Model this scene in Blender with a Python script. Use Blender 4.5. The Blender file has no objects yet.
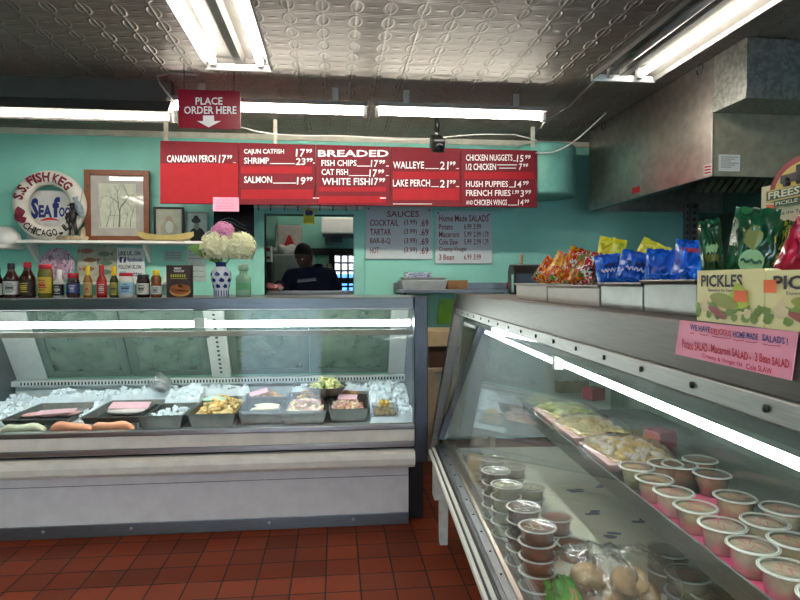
import bpy, bmesh, random
from math import *
from mathutils import Vector, Matrix, noise
S = bpy.context.scene
COL = S.collection
R = random.Random(7)

# ---------------------------------------------------------------- camera
H = 1.36
YAW = radians(6.1)
F = 600.0
PIT = atan(17 / 600)
cam = bpy.data.cameras.new('camera')
cam.sensor_width = 36
cam.lens = 36 * F / 800
cam.clip_start = 0.05
co = bpy.data.objects.new('camera', cam)
COL.objects.link(co)
co.location = (0, 0, H)
co.rotation_euler = (pi / 2 - PIT, 0, -YAW)
S.camera = co
S.view_settings.view_transform = 'Standard'
S.view_settings.look = 'None'
S.view_settings.gamma = 1
S.view_settings.exposure = 2.25
S.cycles.use_denoising = True
S.cycles.max_bounces = 8
S.cycles.transparent_max_bounces = 24
S.cycles.caustics_reflective = False
S.cycles.caustics_refractive = False
S.cycles.sample_clamp_indirect = 4.0


def ray(px, py):
    cx = (px - 400) / F
    cy = (300 - py) / F
    fy = cos(PIT) + cy * sin(PIT)
    fz = -sin(PIT) + cy * cos(PIT)
    return Vector((cx * cos(YAW) + fy * sin(YAW), -cx * sin(YAW) + fy * cos(YAW), fz))


def PY(px, py, Y):
    r = ray(px, py)
    p = r * (Y / r.y)
    p.z += H
    return p


def PZ(px, py, Z):
    r = ray(px, py)
    p = r * ((Z - H) / r.z)
    p.z += H
    return p


def lin(c):
    return tuple((x / 255 / 12.92) if x / 255 <= .04045 else ((x / 255 + .055) / 1.055) ** 2.4 for x in c) + (1.0,)


# ---------------------------------------------------------------- materials
def new_mat(name):
    m = bpy.data.materials.new(name)
    m.use_nodes = True
    nt = m.node_tree
    for n in list(nt.nodes):
        nt.nodes.remove(n)
    out = nt.nodes.new('ShaderNodeOutputMaterial')
    return m, nt, out


def N(nt, typ, **kw):
    n = nt.nodes.new('ShaderNode' + typ)
    for k, v in kw.items():
        if k.startswith('i_'):
            n.inputs[k[2:].replace('_', ' ')].default_value = v
        else:
            setattr(n, k, v)
    return n


MATS = {}


def pm(name, col, rough=.5, metal=0, var=.08, scale=14, bump=0, stretch=None, col2=None, trans=0, ior=1.45, sss=0, coat=0, alpha=1):
    if name in MATS:
        return MATS[name]
    m, nt, out = new_mat(name)
    b = N(nt, 'BsdfPrincipled')
    tc = N(nt, 'TexCoord')
    mp = N(nt, 'Mapping')
    if stretch:
        mp.inputs['Scale'].default_value = stretch
    nt.links.new(tc.outputs['Object'], mp.inputs['Vector'])
    nz = N(nt, 'TexNoise', i_Scale=scale, i_Detail=4.0)
    nt.links.new(mp.outputs[0], nz.inputs['Vector'])
    c = lin(col)
    a = tuple(min(1, x * (1 + var)) for x in c[:3]) + (1,)
    d = lin(col2) if col2 else tuple(x * (1 - var) for x in c[:3]) + (1,)
    cr = N(nt, 'ValToRGB')
    cr.color_ramp.elements[0].position = .35
    cr.color_ramp.elements[1].position = .65
    cr.color_ramp.elements[0].color = d
    cr.color_ramp.elements[1].color = a
    nt.links.new(nz.outputs[0], cr.inputs[0])
    nt.links.new(cr.outputs[0], b.inputs['Base Color'])
    b.inputs['Roughness'].default_value = rough
    b.inputs['Metallic'].default_value = metal
    b.inputs['IOR'].default_value = ior
    b.inputs['Transmission Weight'].default_value = trans
    b.inputs['Coat Weight'].default_value = coat
    b.inputs['Alpha'].default_value = alpha
    if sss:
        b.inputs['Subsurface Weight'].default_value = sss
        b.inputs['Subsurface Radius'].default_value = (.02, .02, .02)
    if bump:
        bp = N(nt, 'Bump', i_Strength=bump, i_Distance=.004)
        nt.links.new(nz.outputs[0], bp.inputs['Height'])
        nt.links.new(bp.outputs[0], b.inputs['Normal'])
    nt.links.new(b.outputs[0], out.inputs[0])
    MATS[name] = m
    return m


def emit(name, col, strength):
    m, nt, out = new_mat(name)
    e = N(nt, 'Emission', i_Strength=strength)
    e.inputs[0].default_value = lin(col)
    nt.links.new(e.outputs[0], out.inputs[0])
    MATS[name] = m
    return m


def glassy(name, tint, base=.05, power=4.0, haze=0.0, hazecol=(255, 255, 255), rough=.02):
    # thin clear sheet: see-through with a mirror-like reflection that grows at grazing angles
    m, nt, out = new_mat(name)
    t = N(nt, 'BsdfTransparent')
    t.inputs[0].default_value = lin(tint)
    g = N(nt, 'BsdfGlossy', i_Roughness=rough)
    lw = N(nt, 'LayerWeight', i_Blend=.5)
    p = N(nt, 'Math', operation='POWER')
    p.inputs[1].default_value = power
    nt.links.new(lw.outputs['Facing'], p.inputs[0])
    ma = N(nt, 'Math', operation='MULTIPLY_ADD')
    ma.inputs[1].default_value = .85
    ma.inputs[2].default_value = base
    nt.links.new(p.outputs[0], ma.inputs[0])
    mx = N(nt, 'MixShader')
    nt.links.new(ma.outputs[0], mx.inputs[0])
    nt.links.new(t.outputs[0], mx.inputs[1])
    nt.links.new(g.outputs[0], mx.inputs[2])
    last = mx
    if haze:
        d = N(nt, 'BsdfDiffuse')
        d.inputs[0].default_value = lin(hazecol)
        m2 = N(nt, 'MixShader')
        tc = N(nt, 'TexCoord')
        nz = N(nt, 'TexNoise', i_Scale=9.0, i_Detail=5.0)
        nt.links.new(tc.outputs['Object'], nz.inputs['Vector'])
        mm = N(nt, 'Math', operation='MULTIPLY')
        mm.inputs[1].default_value = haze * 2
        nt.links.new(nz.outputs[0], mm.inputs[0])
        nt.links.new(mm.outputs[0], m2.inputs[0])
        nt.links.new(mx.outputs[0], m2.inputs[1])
        nt.links.new(d.outputs[0], m2.inputs[2])
        last = m2
    nt.links.new(last.outputs[0], out.inputs[0])
    MATS[name] = m
    return m


def steel(name, col, rough=.32, stretch=(2, 2, 60), bump=.05, var=.12, metal=1):
    return pm(name, col, rough=rough, metal=metal, var=var, scale=6, bump=bump, stretch=stretch)


def tin_ceiling():
    m, nt, out = new_mat('pressed_tin')
    b = N(nt, 'BsdfPrincipled', i_Metallic=.15, i_Roughness=.5)
    L = nt.links.new
    g = N(nt, 'NewGeometry')
    sp = N(nt, 'SeparateXYZ')
    L(g.outputs['Position'], sp.inputs[0])

    def M(op, a, bb=None, c=None):
        n = N(nt, 'Math', operation=op)
        for i, x in enumerate((a, bb, c)):
            if x is None:
                continue
            if isinstance(x, (int, float)):
                n.inputs[i].default_value = x
            else:
                L(x, n.inputs[i])
        return n.outputs[0]
    T = .1525
    # tile coordinates -1..1
    fx = M('MULTIPLY_ADD', M('FRACT', M('DIVIDE', M('ADD', sp.outputs[0], 30.1), T)), 2, -1)
    fy = M('MULTIPLY_ADD', M('FRACT', M('DIVIDE', M('ADD', sp.outputs[1], 30.0), T)), 2, -1)
    ax, ay = M('ABSOLUTE', fx), M('ABSOLUTE', fy)
    r = M('SQRT', M('ADD', M('MULTIPLY', fx, fx), M('MULTIPLY', fy, fy)))
    cx, cy = M('SUBTRACT', 1, ax), M('SUBTRACT', 1, ay)
    rc = M('SQRT', M('ADD', M('MULTIPLY', cx, cx), M('MULTIPLY', cy, cy)))

    def ridge(d, centre, width):
        t = M('DIVIDE', M('SUBTRACT', d, centre), width)
        return M('POWER', 2.718, M('MULTIPLY', M('MULTIPLY', t, t), -1))
    edge = M('MAXIMUM', ax, ay)
    # medallions astride the long ridges, double cross lines, a small boss in each square
    q1, q2 = M('DIVIDE', cx, .36), M('DIVIDE', fy, .72)
    lens = M('SQRT', M('ADD', M('MULTIPLY', q1, q1), M('MULTIPLY', q2, q2)))
    p1, p2 = M('DIVIDE', fx, .30), M('DIVIDE', fy, .13)
    boss = M('SQRT', M('ADD', M('MULTIPLY', p1, p1), M('MULTIPLY', p2, p2)))
    h = M('MULTIPLY', ridge(ax, 1.0, .07), 1.0)
    h = M('ADD', h, M('MULTIPLY', ridge(lens, 1.0, .16), 1.1))
    h = M('ADD', h, M('MULTIPLY', ridge(boss, 0, .8), .9))
    h = M('ADD', h, M('MULTIPLY', ridge(ay, .97, .05), .7))
    h = M('ADD', h, M('MULTIPLY', ridge(ay, .80, .05), .6))
    seam = ridge(M('ABSOLUTE', M('MULTIPLY_ADD', M('FRACT', M('DIVIDE', M('ADD', sp.outputs[0], 30.1), T * 4)), 2, -1)), 1, .012)
    h = M('ADD', h, M('MULTIPLY', seam, 1.5))
    nz = N(nt, 'TexNoise', i_Scale=2.2, i_Detail=5.0)
    L(g.outputs['Position'], nz.inputs['Vector'])
    h = M('ADD', h, M('MULTIPLY', nz.outputs[0], .8))
    bp = N(nt, 'Bump', i_Strength=.85, i_Distance=.008)
    L(h, bp.inputs['Height'])
    L(bp.outputs[0], b.inputs['Normal'])
    cr = N(nt, 'ValToRGB')
    cr.color_ramp.elements[0].color = lin((116, 108, 99))
    cr.color_ramp.elements[1].color = lin((142, 133, 123))
    L(nz.outputs[0], cr.inputs[0])
    L(cr.outputs[0], b.inputs['Base Color'])
    L(b.outputs[0], out.inputs[0])
    return m


def quarry_tile():
    m, nt, out = new_mat('quarry_tile')
    L = nt.links.new
    b = N(nt, 'BsdfPrincipled')
    g = N(nt, 'NewGeometry')
    mp = N(nt, 'Mapping')
    mp.inputs['Location'].default_value = (.05, .035, 0)
    L(g.outputs['Position'], mp.inputs[0])
    br = N(nt, 'TexBrick', offset=0.0, squash=1.0)
    br.inputs['Scale'].default_value = 1
    br.inputs['Mortar Size'].default_value = .004
    br.inputs['Mortar Smooth'].default_value = .2
    br.inputs['Brick Width'].default_value = .156
    br.inputs['Row Height'].default_value = .156
    br.inputs['Bias'].default_value = 0
    br.inputs['Color1'].default_value = lin((130, 54, 26))
    br.inputs['Color2'].default_value = lin((104, 42, 20))
    br.inputs['Mortar'].default_value = lin((26, 20, 18))
    L(mp.outputs[0], br.inputs['Vector'])
    nz = N(nt, 'TexNoise', i_Scale=7.0, i_Detail=6.0)
    L(g.outputs['Position'], nz.inputs['Vector'])
    mx = N(nt, 'Mix', data_type='RGBA', blend_type='MULTIPLY')
    mx.inputs[0].default_value = .6
    cr = N(nt, 'ValToRGB')
    cr.color_ramp.elements[0].color = (.55, .5, .5, 1)
    cr.color_ramp.elements[1].color = (1.15, 1.1, 1.1, 1)
    L(nz.outputs[0], cr.inputs[0])
    L(br.outputs[0], mx.inputs[6])
    L(cr.outputs[0], mx.inputs[7])
    L(mx.outputs[2], b.inputs['Base Color'])
    rr = N(nt, 'MapRange', i_To_Min=.5, i_To_Max=.72)
    L(nz.outputs[0], rr.inputs[0])
    L(rr.outputs[0], b.inputs['Roughness'])
    b.inputs['Specular IOR Level'].default_value = .2
    bp = N(nt, 'Bump', i_Strength=.5, i_Distance=.003, invert=True)
    L(br.outputs['Fac'], bp.inputs['Height'])
    L(bp.outputs[0], b.inputs['Normal'])
    L(b.outputs[0], out.inputs[0])
    return m


def print_mat(name, cols, scale=5.0, rough=.3, stretch=(1, 1, 1), dist=.6):
    # printed wrapper: bands and blotches of several inks
    m, nt, out = new_mat(name)
    L = nt.links.new
    b = N(nt, 'BsdfPrincipled', i_Roughness=rough)
    tc = N(nt, 'TexCoord')
    mp = N(nt, 'Mapping')
    mp.inputs['Scale'].default_value = stretch
    L(tc.outputs['Generated'], mp.inputs[0])
    nz = N(nt, 'TexNoise', i_Scale=scale, i_Detail=2.0, i_Distortion=dist)
    L(mp.outputs[0], nz.inputs['Vector'])
    cr = N(nt, 'ValToRGB')
    cr.color_ramp.interpolation = 'CONSTANT'
    el = cr.color_ramp.elements
    while len(el) < len(cols):
        el.new(.5)
    n = len(cols)
    for i, c in enumerate(cols):
        el[i].position = 0 if i == 0 else .34 + .32 * i / n
        el[i].color = lin(c)
    L(nz.outputs[0], cr.inputs[0])
    L(cr.outputs[0], b.inputs['Base Color'])
    L(b.outputs[0], out.inputs[0])
    MATS[name] = m
    return m


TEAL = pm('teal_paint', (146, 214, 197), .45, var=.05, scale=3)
TEALT = pm('teal_trim_paint', (146, 212, 195), .4, var=.05, scale=5)
CREAM = pm('cream_paint', (214, 208, 190), .5)
WHITE = pm('white_paint', (232, 230, 224), .4, var=.03)
WHITEM = pm('white_enamel', (225, 225, 222), .25, var=.03)
BLACK = pm('black_plastic', (22, 22, 24), .35, var=.2)
DARK = pm('dark_metal', (48, 48, 50), .4, metal=.6)
CRIM = pm('crimson_board', (114, 10, 28), .7, var=.05)
REDST = pm('red_strip', (160, 18, 30), .75, var=.05)
INKW = pm('white_ink', (245, 240, 240), .5, var=.01)
INKM = pm('maroon_ink', (120, 30, 48), .5, var=.01)
INKK = pm('black_ink', (26, 24, 26), .5, var=.01)
INKR = pm('red_marker_ink', (200, 30, 60), .5, var=.01)
INKB = pm('blue_marker_ink', (44, 50, 130), .5, var=.01)
STEEL = steel('brushed_steel', (178, 178, 180), .3)
STEELH = steel('brushed_steel_long', (176, 176, 178), .28, stretch=(1, 60, 60))
STEELD = steel('dull_steel', (128, 130, 134), .42)
HOODS = steel('hood_steel', (196, 188, 180), .3, stretch=(3, 3, 3), bump=.03, metal=.95)
GALV = pm('galvanised_steel', (150, 152, 146), .42, metal=.9, var=.25, scale=45)
PAN = steel('pan_steel', (120, 120, 117), .36, stretch=(3, 3, 3), bump=.02)
GLASS = glassy('display_glass', (250, 253, 252), .022, 4.5)
GLASSR = glassy('deli_glass', (250, 253, 252), .016, 4.5, haze=.02, hazecol=(196, 206, 196))
CLEAR = glassy('clear_plastic', (235, 235, 235), .10, 3.0, haze=.10)
FILM = glassy('cling_film', (250, 250, 250), .045, 2.5, haze=.04, rough=.08)
FOG = glassy('fogged_glass', (170, 200, 190), .08, 3, haze=.5, hazecol=(124, 140, 132), rough=.1)
TUBE = emit('lit_tube', (255, 246, 232), 6.5)
TUBEB = emit('strip_tube', (255, 246, 232), 16.0)
TUBEC = emit('case_tube', (244, 250, 246), 9.0)
PAPER = pm('white_paper', (222, 220, 212), .7, var=.03)
SLIP = pm('pale_pink_slip', (240, 190, 202), .6, var=.03)
PINK = pm('pink_paper', (246, 160, 184), .6, var=.03)
WOOD = pm('oak_frame', (122, 70, 40), .4, var=.2, scale=8, stretch=(1, 1, 12))
CARD = pm('cardboard', (150, 110, 74), .8, var=.1)

# ---------------------------------------------------------------- geometry helpers
PMX = {}


class MB:
    def __init__(s):
        s.v = []
        s.f = []
        s.m = []
        s.s = []

    def add(s, vs, fs, mi=0, sm=False, M=None):
        o = len(s.v)
        for p in vs:
            p = Vector(p)
            s.v.append(M @ p if M is not None else p)
        for f in fs:
            s.f.append([i + o for i in f])
            s.m.append(mi)
            s.s.append(sm)
        return s

    def box(s, x0, x1, y0, y1, z0, z1, mi=0, M=None):
        v = [(x0, y0, z0), (x1, y0, z0), (x1, y1, z0), (x0, y1, z0), (x0, y0, z1), (x1, y0, z1), (x1, y1, z1), (x0, y1, z1)]
        return s.add(v, [(0, 3, 2, 1), (4, 5, 6, 7), (0, 1, 5, 4), (1, 2, 6, 5), (2, 3, 7, 6), (3, 0, 4, 7)], mi, False, M)

    def hexa(s, p, mi=0, M=None):
        return s.add(p, [(0, 3, 2, 1), (4, 5, 6, 7), (0, 1, 5, 4), (1, 2, 6, 5), (2, 3, 7, 6), (3, 0, 4, 7)], mi, False, M)

    def prism(s, poly, axis, a, b, mi=0, M=None, sm=False):
        # poly: 2-D outline; axis 'x': (y,z), 'y': (x,z), 'z': (x,y)
        def P(q, t):
            return {'x': (t, q[0], q[1]), 'y': (q[0], t, q[1]), 'z': (q[0], q[1], t)}[axis]
        n = len(poly)
        v = [P(q, a) for q in poly] + [P(q, b) for q in poly]
        f = [tuple(range(n))[::-1], tuple(range(n, 2 * n))]
        f += [(i, (i + 1) % n, n + (i + 1) % n, n + i) for i in range(n)]
        return s.add(v, f, mi, sm, M)

    def lathe(s, prof, seg=20, mi=0, M=None, sm=True, cap=True):
        n = len(prof)
        v = []
        f = []
        for k in range(seg):
            a = 2 * pi * k / seg
            for r, z in prof:
                v.append((r * cos(a), r * sin(a), z))
        for k in range(seg):
            k2 = (k + 1) % seg
            for i in range(n - 1):
                f.append((k * n + i, k2 * n + i, k2 * n + i + 1, k * n + i + 1))
        if cap:
            if prof[0][0] > 1e-6:
                f.append(tuple(k * n for k in range(seg))[::-1])
            if prof[-1][0] > 1e-6:
                f.append(tuple(k * n + n - 1 for k in range(seg)))
        return s.add(v, f, mi, sm, M)

    def tube(s, pts, r, seg=8, mi=0, M=None, closed=False):
        pts = [Vector(p) for p in pts]
        n = len(pts)
        rr = r if isinstance(r, (list, tuple)) else [r] * n
        v = []
        f = []
        for i, p in enumerate(pts):
            t = (pts[min(i + 1, n - 1)] - pts[max(i - 1, 0)])
            if t.length < 1e-9:
                t = Vector((0, 0, 1))
            t.normalize()
            a = t.cross(Vector((0, 0, 1)))
            if a.length < .05:
                a = t.cross(Vector((1, 0, 0)))
            a.normalize()
            b = t.cross(a)
            for k in range(seg):
                q = 2 * pi * k / seg
                v.append(p + (a * cos(q) + b * sin(q)) * rr[i])
        for i in range(n - 1):
            for k in range(seg):
                k2 = (k + 1) % seg
                f.append((i * seg + k, i * seg + k2, (i + 1) * seg + k2, (i + 1) * seg + k))
        f.append(tuple(range(seg))[::-1])
        f.append(tuple(range((n - 1) * seg, n * seg)))
        return s.add(v, f, mi, True, M)

    def ball(s, c, r, seg=14, ring=9, mi=0, sc=(1, 1, 1), nz=0, nf=8, M=None):
        prof = []
        v = []
        f = []
        c = Vector(c)
        for i in range(ring + 1):
            th = pi * i / ring
            for k in range(seg):
                a = 2 * pi * k / seg
                d = Vector((sin(th) * cos(a), sin(th) * sin(a), -cos(th)))
                q = r * (1 + nz * noise.noise((c + d * r) * nf * 3 + Vector((3, 1, 7)))) if nz else r
                v.append(c + Vector((d.x * sc[0], d.y * sc[1], d.z * sc[2])) * q)
        for i in range(ring):
            for k in range(seg):
                k2 = (k + 1) % seg
                f.append((i * seg + k, i * seg + k2, (i + 1) * seg + k2, (i + 1) * seg + k))
        return s.add(v, f, mi, True, M)

    def quad(s, a, b, c, d, mi=0):
        return s.add([a, b, c, d], [(0, 1, 2, 3)], mi)

    def build(s, name, mats, parent=None, world=False, loc=None, rot=(0, 0, 0), bev=0, base=True, sub=0, seg=1):
        me = bpy.data.meshes.new(name)
        vs = s.v
        if parent is not None and world:
            inv = PMX[parent.name].inverted()
            vs = [inv @ p for p in vs]
        o = bpy.data.objects.new(name, me)
        if parent is None and loc is None:
            xs = [p.x for p in vs]
            ys = [p.y for p in vs]
            zs = [p.z for p in vs]
            c = Vector(((min(xs) + max(xs)) / 2, (min(ys) + max(ys)) / 2, min(zs)))
            vs = [p - c for p in vs]
            loc = c
        me.from_pydata([tuple(p) for p in vs], [], s.f)
        if not isinstance(mats, (list, tuple)):
            mats = [mats]
        for m in mats:
            me.materials.append(m)
        me.polygons.foreach_set('material_index', s.m)
        me.polygons.foreach_set('use_smooth', s.s)
        me.update()
        COL.objects.link(o)
        if parent is not None:
            o.parent = parent
        if loc is not None:
            o.location = loc
        o.rotation_euler = rot
        PMX[o.name] = Matrix.Translation(Vector(loc) if loc is not None else Vector()) @ o.rotation_euler.to_matrix().to_4x4()
        if parent is not None:
            PMX[o.name] = PMX[parent.name] @ PMX[o.name]
        if bev:
            b = o.modifiers.new('edge', 'BEVEL')
            b.width = bev
            b.segments = 2
            b.limit_method = 'ANGLE'
            b.angle_limit = radians(40)
        if sub:
            b = o.modifiers.new('smooth', 'SUBSURF')
            b.levels = sub
            b.render_levels = sub
        return o


def tag(o, label, cat, group=None, kind=None):
    o['label'] = label
    o['category'] = cat
    if group:
        o['group'] = group
    if kind:
        o['kind'] = kind
    return o


def thing(name, label, cat, loc=(0, 0, 0), rot=(0, 0, 0), group=None):
    o = bpy.data.objects.new(name, None)
    o.empty_display_size = .05
    COL.objects.link(o)
    o.location = loc
    o.rotation_euler = rot
    PMX[o.name] = Matrix.Translation(Vector(loc)) @ o.rotation_euler.to_matrix().to_4x4()
    return tag(o, label, cat, group)


def struct(mb, name, m, bev=0):
    o = mb.build(name, m, bev=bev)
    o['kind'] = 'structure'
    return o


def dup(o, loc, rot=None, label=None, parent=None):
    c = o.copy()
    COL.objects.link(c)
    if parent is None:
        c.location = loc
        if rot is not None:
            c.rotation_euler = rot
        if label:
            c['label'] = label
    else:
        c.parent = parent
    PMX[c.name] = PMX[o.name]
    for ch in [x for x in o.children]:
        dup(ch, None, parent=c)
    return c


GL = {}


def glyph(s, bold=0.0, spacing=1.0):
    k = (s, bold, spacing)
    if k in GL:
        return GL[k]
    cu = bpy.data.curves.new('t', 'FONT')
    cu.body = s
    cu.resolution_u = 2
    cu.offset = bold
    cu.space_character = spacing
    ob = bpy.data.objects.new('t', cu)
    COL.objects.link(ob)
    bpy.context.view_layer.update()
    me = bpy.data.meshes.new_from_object(ob.evaluated_get(bpy.context.evaluated_depsgraph_get()))
    vs = [(v.co.x, v.co.y) for v in me.vertices]
    fs = [tuple(p.vertices) for p in me.polygons]
    bpy.data.objects.remove(ob)
    bpy.data.curves.remove(cu)
    bpy.data.meshes.remove(me)
    GL[k] = (vs, fs)
    return GL[k]


def put(mb, s, f, box, mi=0, shear=0.0, bold=.012, wob=0.0):
    # lay the string into box (u0,v0,u1,v1) of the flat surface f(u,v)
    vs, fs = glyph(s, bold)
    x0 = min(v[0] for v in vs)
    x1 = max(v[0] for v in vs)
    y0 = min(v[1] for v in vs)
    y1 = max(v[1] for v in vs)
    out = []
    for x, y in vs:
        t = (y - y0) / (y1 - y0)
        u = (x - x0) / (x1 - x0)
        w = wob * sin(u * 9 + len(s))
        out.append(f(box[0] + (box[2] - box[0]) * u + shear * (t - .5), box[1] + (box[3] - box[1]) * (t + w)))
    mb.add(out, fs, mi)


def ribbon(mb, pts, w, f, mi=0):
    # flat stroke on surface f
    n = len(pts)
    vs = []
    for i, p in enumerate(pts):
        a = pts[max(i - 1, 0)]
        b = pts[min(i + 1, n - 1)]
        d = Vector((b[0] - a[0], b[1] - a[1]))
        d = d.normalized() if d.length > 0 else Vector((1, 0))
        ww = w[i] if isinstance(w, (list, tuple)) else w
        vs += [f(p[0] - d.y * ww / 2, p[1] + d.x * ww / 2), f(p[0] + d.y * ww / 2, p[1] - d.x * ww / 2)]
    mb.add(vs, [(2 * i, 2 * i + 1, 2 * i + 3, 2 * i + 2) for i in range(n - 1)], mi)


def rect(mb, f, box, mi=0):
    u0, v0, u1, v1 = box
    mb.quad(f(u0, v0), f(u1, v0), f(u1, v1), f(u0, v1), mi)


def disc(mb, f, c, ru, rv, mi=0, n=20, wob=0):
    pts = [(c[0] + ru * cos(2 * pi * i / n) * (1 + wob * sin(i * 2.4)), c[1] + rv * sin(2 * pi * i / n) * (1 + wob * cos(i * 1.7))) for i in range(n)]
    mb.add([f(*p) for p in pts], [tuple(range(n))], mi)


def pxf(Y):
    return lambda px, py: PY(px, py, Y)


def pxbox(mb, px0, py0, px1, py1, Y0, Y1, mi=0):
    # upright box whose front face (at depth Y0) fills the given picture rectangle
    a = PY(px0, py1, Y0)
    b = PY(px1, py0, Y0)
    c = PY(px0, py0, Y0)
    d = PY(px1, py1, Y0)
    mb.box((a.x + c.x) / 2, (b.x + d.x) / 2, Y0, Y1, (a.z + d.z) / 2, (b.z + c.z) / 2, mi)
    return ((a.x + c.x) / 2, (b.x + d.x) / 2, (a.z + d.z) / 2, (b.z + c.z) / 2)


# ================================================================ ROOM
XL, XR, YF, YB, ZC = -4.2, 3.2, -2.0, 5.1, 2.59
TIN = tin_ceiling()
b = MB().box(XL, XR, YF, 8.0, -.1, 0)
struct(b, 'floor', quarry_tile())
b = MB().box(XL, XR, YF, YB, ZC, ZC + .1)
struct(b, 'ceiling', TIN)
# back wall with the pass-through opening
ox0, ox1 = PY(264.7, 250, YB).x, PY(353.7, 250, YB).x
oz0, oz1 = PY(310, 295.4, YB).z, PY(310, 214.7, YB).z
b = MB()
b.box(XL, ox0, YB, YB + .12, 0, ZC).box(ox1, XR, YB, YB + .12, 0, ZC).box(ox0, ox1, YB, YB + .12, 0, oz0).box(ox0, ox1, YB, YB + .12, oz1, ZC)
struct(b, 'wall_back', TEAL)
struct(MB().box(XL - .1, XL, YF, 8.0, 0, ZC), 'wall_left', TEAL)
struct(MB().box(XR, XR + .1, YF, 8.0, 0, ZC), 'wall_right', pm('shaded_teal_paint', (72, 128, 116), .45, var=.05, scale=3))  # darker teal: the shade by the hood is put into this wall's colour
# street wall: glass door between two shop windows
b = MB()
b.box(XL, -1.42, YF - .15, YF, 0, ZC).box(-1.42, -.14, YF - .15, YF, 2.15, ZC)
b.box(-.14, 1.15, YF - .15, YF, 0, ZC).box(1.15, 3.05, YF - .15, YF, 0, .7).box(1.15, 3.05, YF - .15, YF, 2.3, ZC).box(3.05, XR, YF - .15, YF, 0, ZC)
struct(b, 'wall_front', TEAL)


def glazed(name, x0, x1, z0, z1, m, fw=.05):
    e = bpy.data.objects.new(name, None)
    COL.objects.link(e)
    e.location = (0, 0, 0)
    e['kind'] = 'structure'
    PMX[e.name] = Matrix()
    f = MB()
    f.box(x0, x0 + fw, YF - .1, YF - .04, z0, z1).box(x1 - fw, x1, YF - .1, YF - .04, z0, z1).box(x0 + fw, x1 - fw, YF - .1, YF - .04, z0, z0 + fw).box(x0 + fw, x1 - fw, YF - .1, YF - .04, z1 - fw, z1)
    o = f.build(name + '_frame', m, e)
    o['kind'] = 'structure'
    o = MB().box(x0 + fw, x1 - fw, YF - .073, YF - .067, z0 + fw, z1 - fw).build(name + '_pane', GLASS, e)
    o['kind'] = 'structure'


glazed('window_1', 1.15, 3.05, .7, 2.3, DARK)
glazed('door_1', -1.42, -.14, 0, 2.15, STEELD, .08)
b = MB().box(-14, 14, -14, YF - .15, -.14, -.04)
struct(b, 'floor_street', pm('pavement', (150, 152, 156), .8))
b = MB().box(-14, 14, -11.0, -10.6, -.04, 3.6)
struct(b, 'wall_street', pm('street_brick', (112, 120, 134), .8, var=.15))
# wall mouldings
b = MB().box(XL, XR, YB - .02, YB, ZC - .045, ZC)
struct(b, 'trim_1', CREAM)
zt = PY(80, 194.5, YB).z
b = MB().box(XL, PY(166, 194, YB).x, YB - .012, YB, zt - .012, zt + .012)
struct(b, 'trim_2', TEALT, .003)
# window casing
fl, fr = PY(253.7, 250, YB).x, PY(364.7, 250, YB).x
b = MB()
b.box(fl, ox0, YB - .025, YB + .12, oz0 - .06, oz1 + .07).box(ox1, fr, YB - .025, YB + .12, oz0 - .06, oz1 + .07).box(ox0, ox1, YB - .025, YB + .12, oz1, oz1 + .07)
struct(b, 'trim_3', TEALT, .004)
b = MB().box(fl - .03, fr + .03, YB - .09, YB + .16, oz0 - .03, oz0 + .004)
struct(b, 'trim_4', STEELD, .003)

# ---------------------------------------------------------------- kitchen beyond the opening
KY = 7.5
kx0, kx1, kz0, kz1 = PY(334, 280, KY).x, PY(362, 280, KY).x, PY(340, 310, KY).z, PY(340, 255, KY).z
b = MB().box(XL, kx0, KY, KY + .1, 0, ZC).box(kx1, XR, KY, KY + .1, 0, ZC).box(kx0, kx1, KY, KY + .1, 0, kz0).box(kx0, kx1, KY, KY + .1, kz1, ZC)
struct(b, 'wall_kitchen', TEAL)
struct(MB().box(XL, XR, YB, 8.0, ZC + .001, ZC + .1), 'ceiling_kitchen', CREAM)
e = bpy.data.objects.new('window_2', None)
COL.objects.link(e)
e['kind'] = 'structure'
PMX[e.name] = Matrix()
f = MB()
for i in range(5):
    x = kx0 + (kx1 - kx0) * i / 4
    f.box(x - .012, x + .012, KY - .02, KY + .01, kz0, kz1)
for i in range(8):
    z = kz0 + (kz1 - kz0) * i / 7
    f.box(kx0, kx1, KY - .02, KY + .01, z - .011, z + .011)
zz = kz0 + (kz1 - kz0) * .52
f.box(kx0, kx1, KY - .03, KY + .01, zz - .025, zz + .025)
f.box(kx0 - .06, kx0, KY - .04, KY, kz0 - .05, kz1 + .06).box(kx1, kx1 + .06, KY - .04, KY, kz0 - .05, kz1 + .06).box(kx0 - .3, kx1, KY - .04, KY, kz1, kz1 + .08)
o = f.build('window_2_frame', pm('dark_wood', (50, 32, 26), .5), e)
o['kind'] = 'structure'
o = MB().box(kx0, kx1, KY + .05, KY + .056, kz0, kz1).build('window_2_pane', GLASS, e)
o['kind'] = 'structure'
b = MB().box(XL, XR, 8.6, 8.7, -.1, PY(340, 274, 8.6).z)
struct(b, 'wall_yard', pm('blue_yard_wall', (66, 92, 140), .6))

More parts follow.
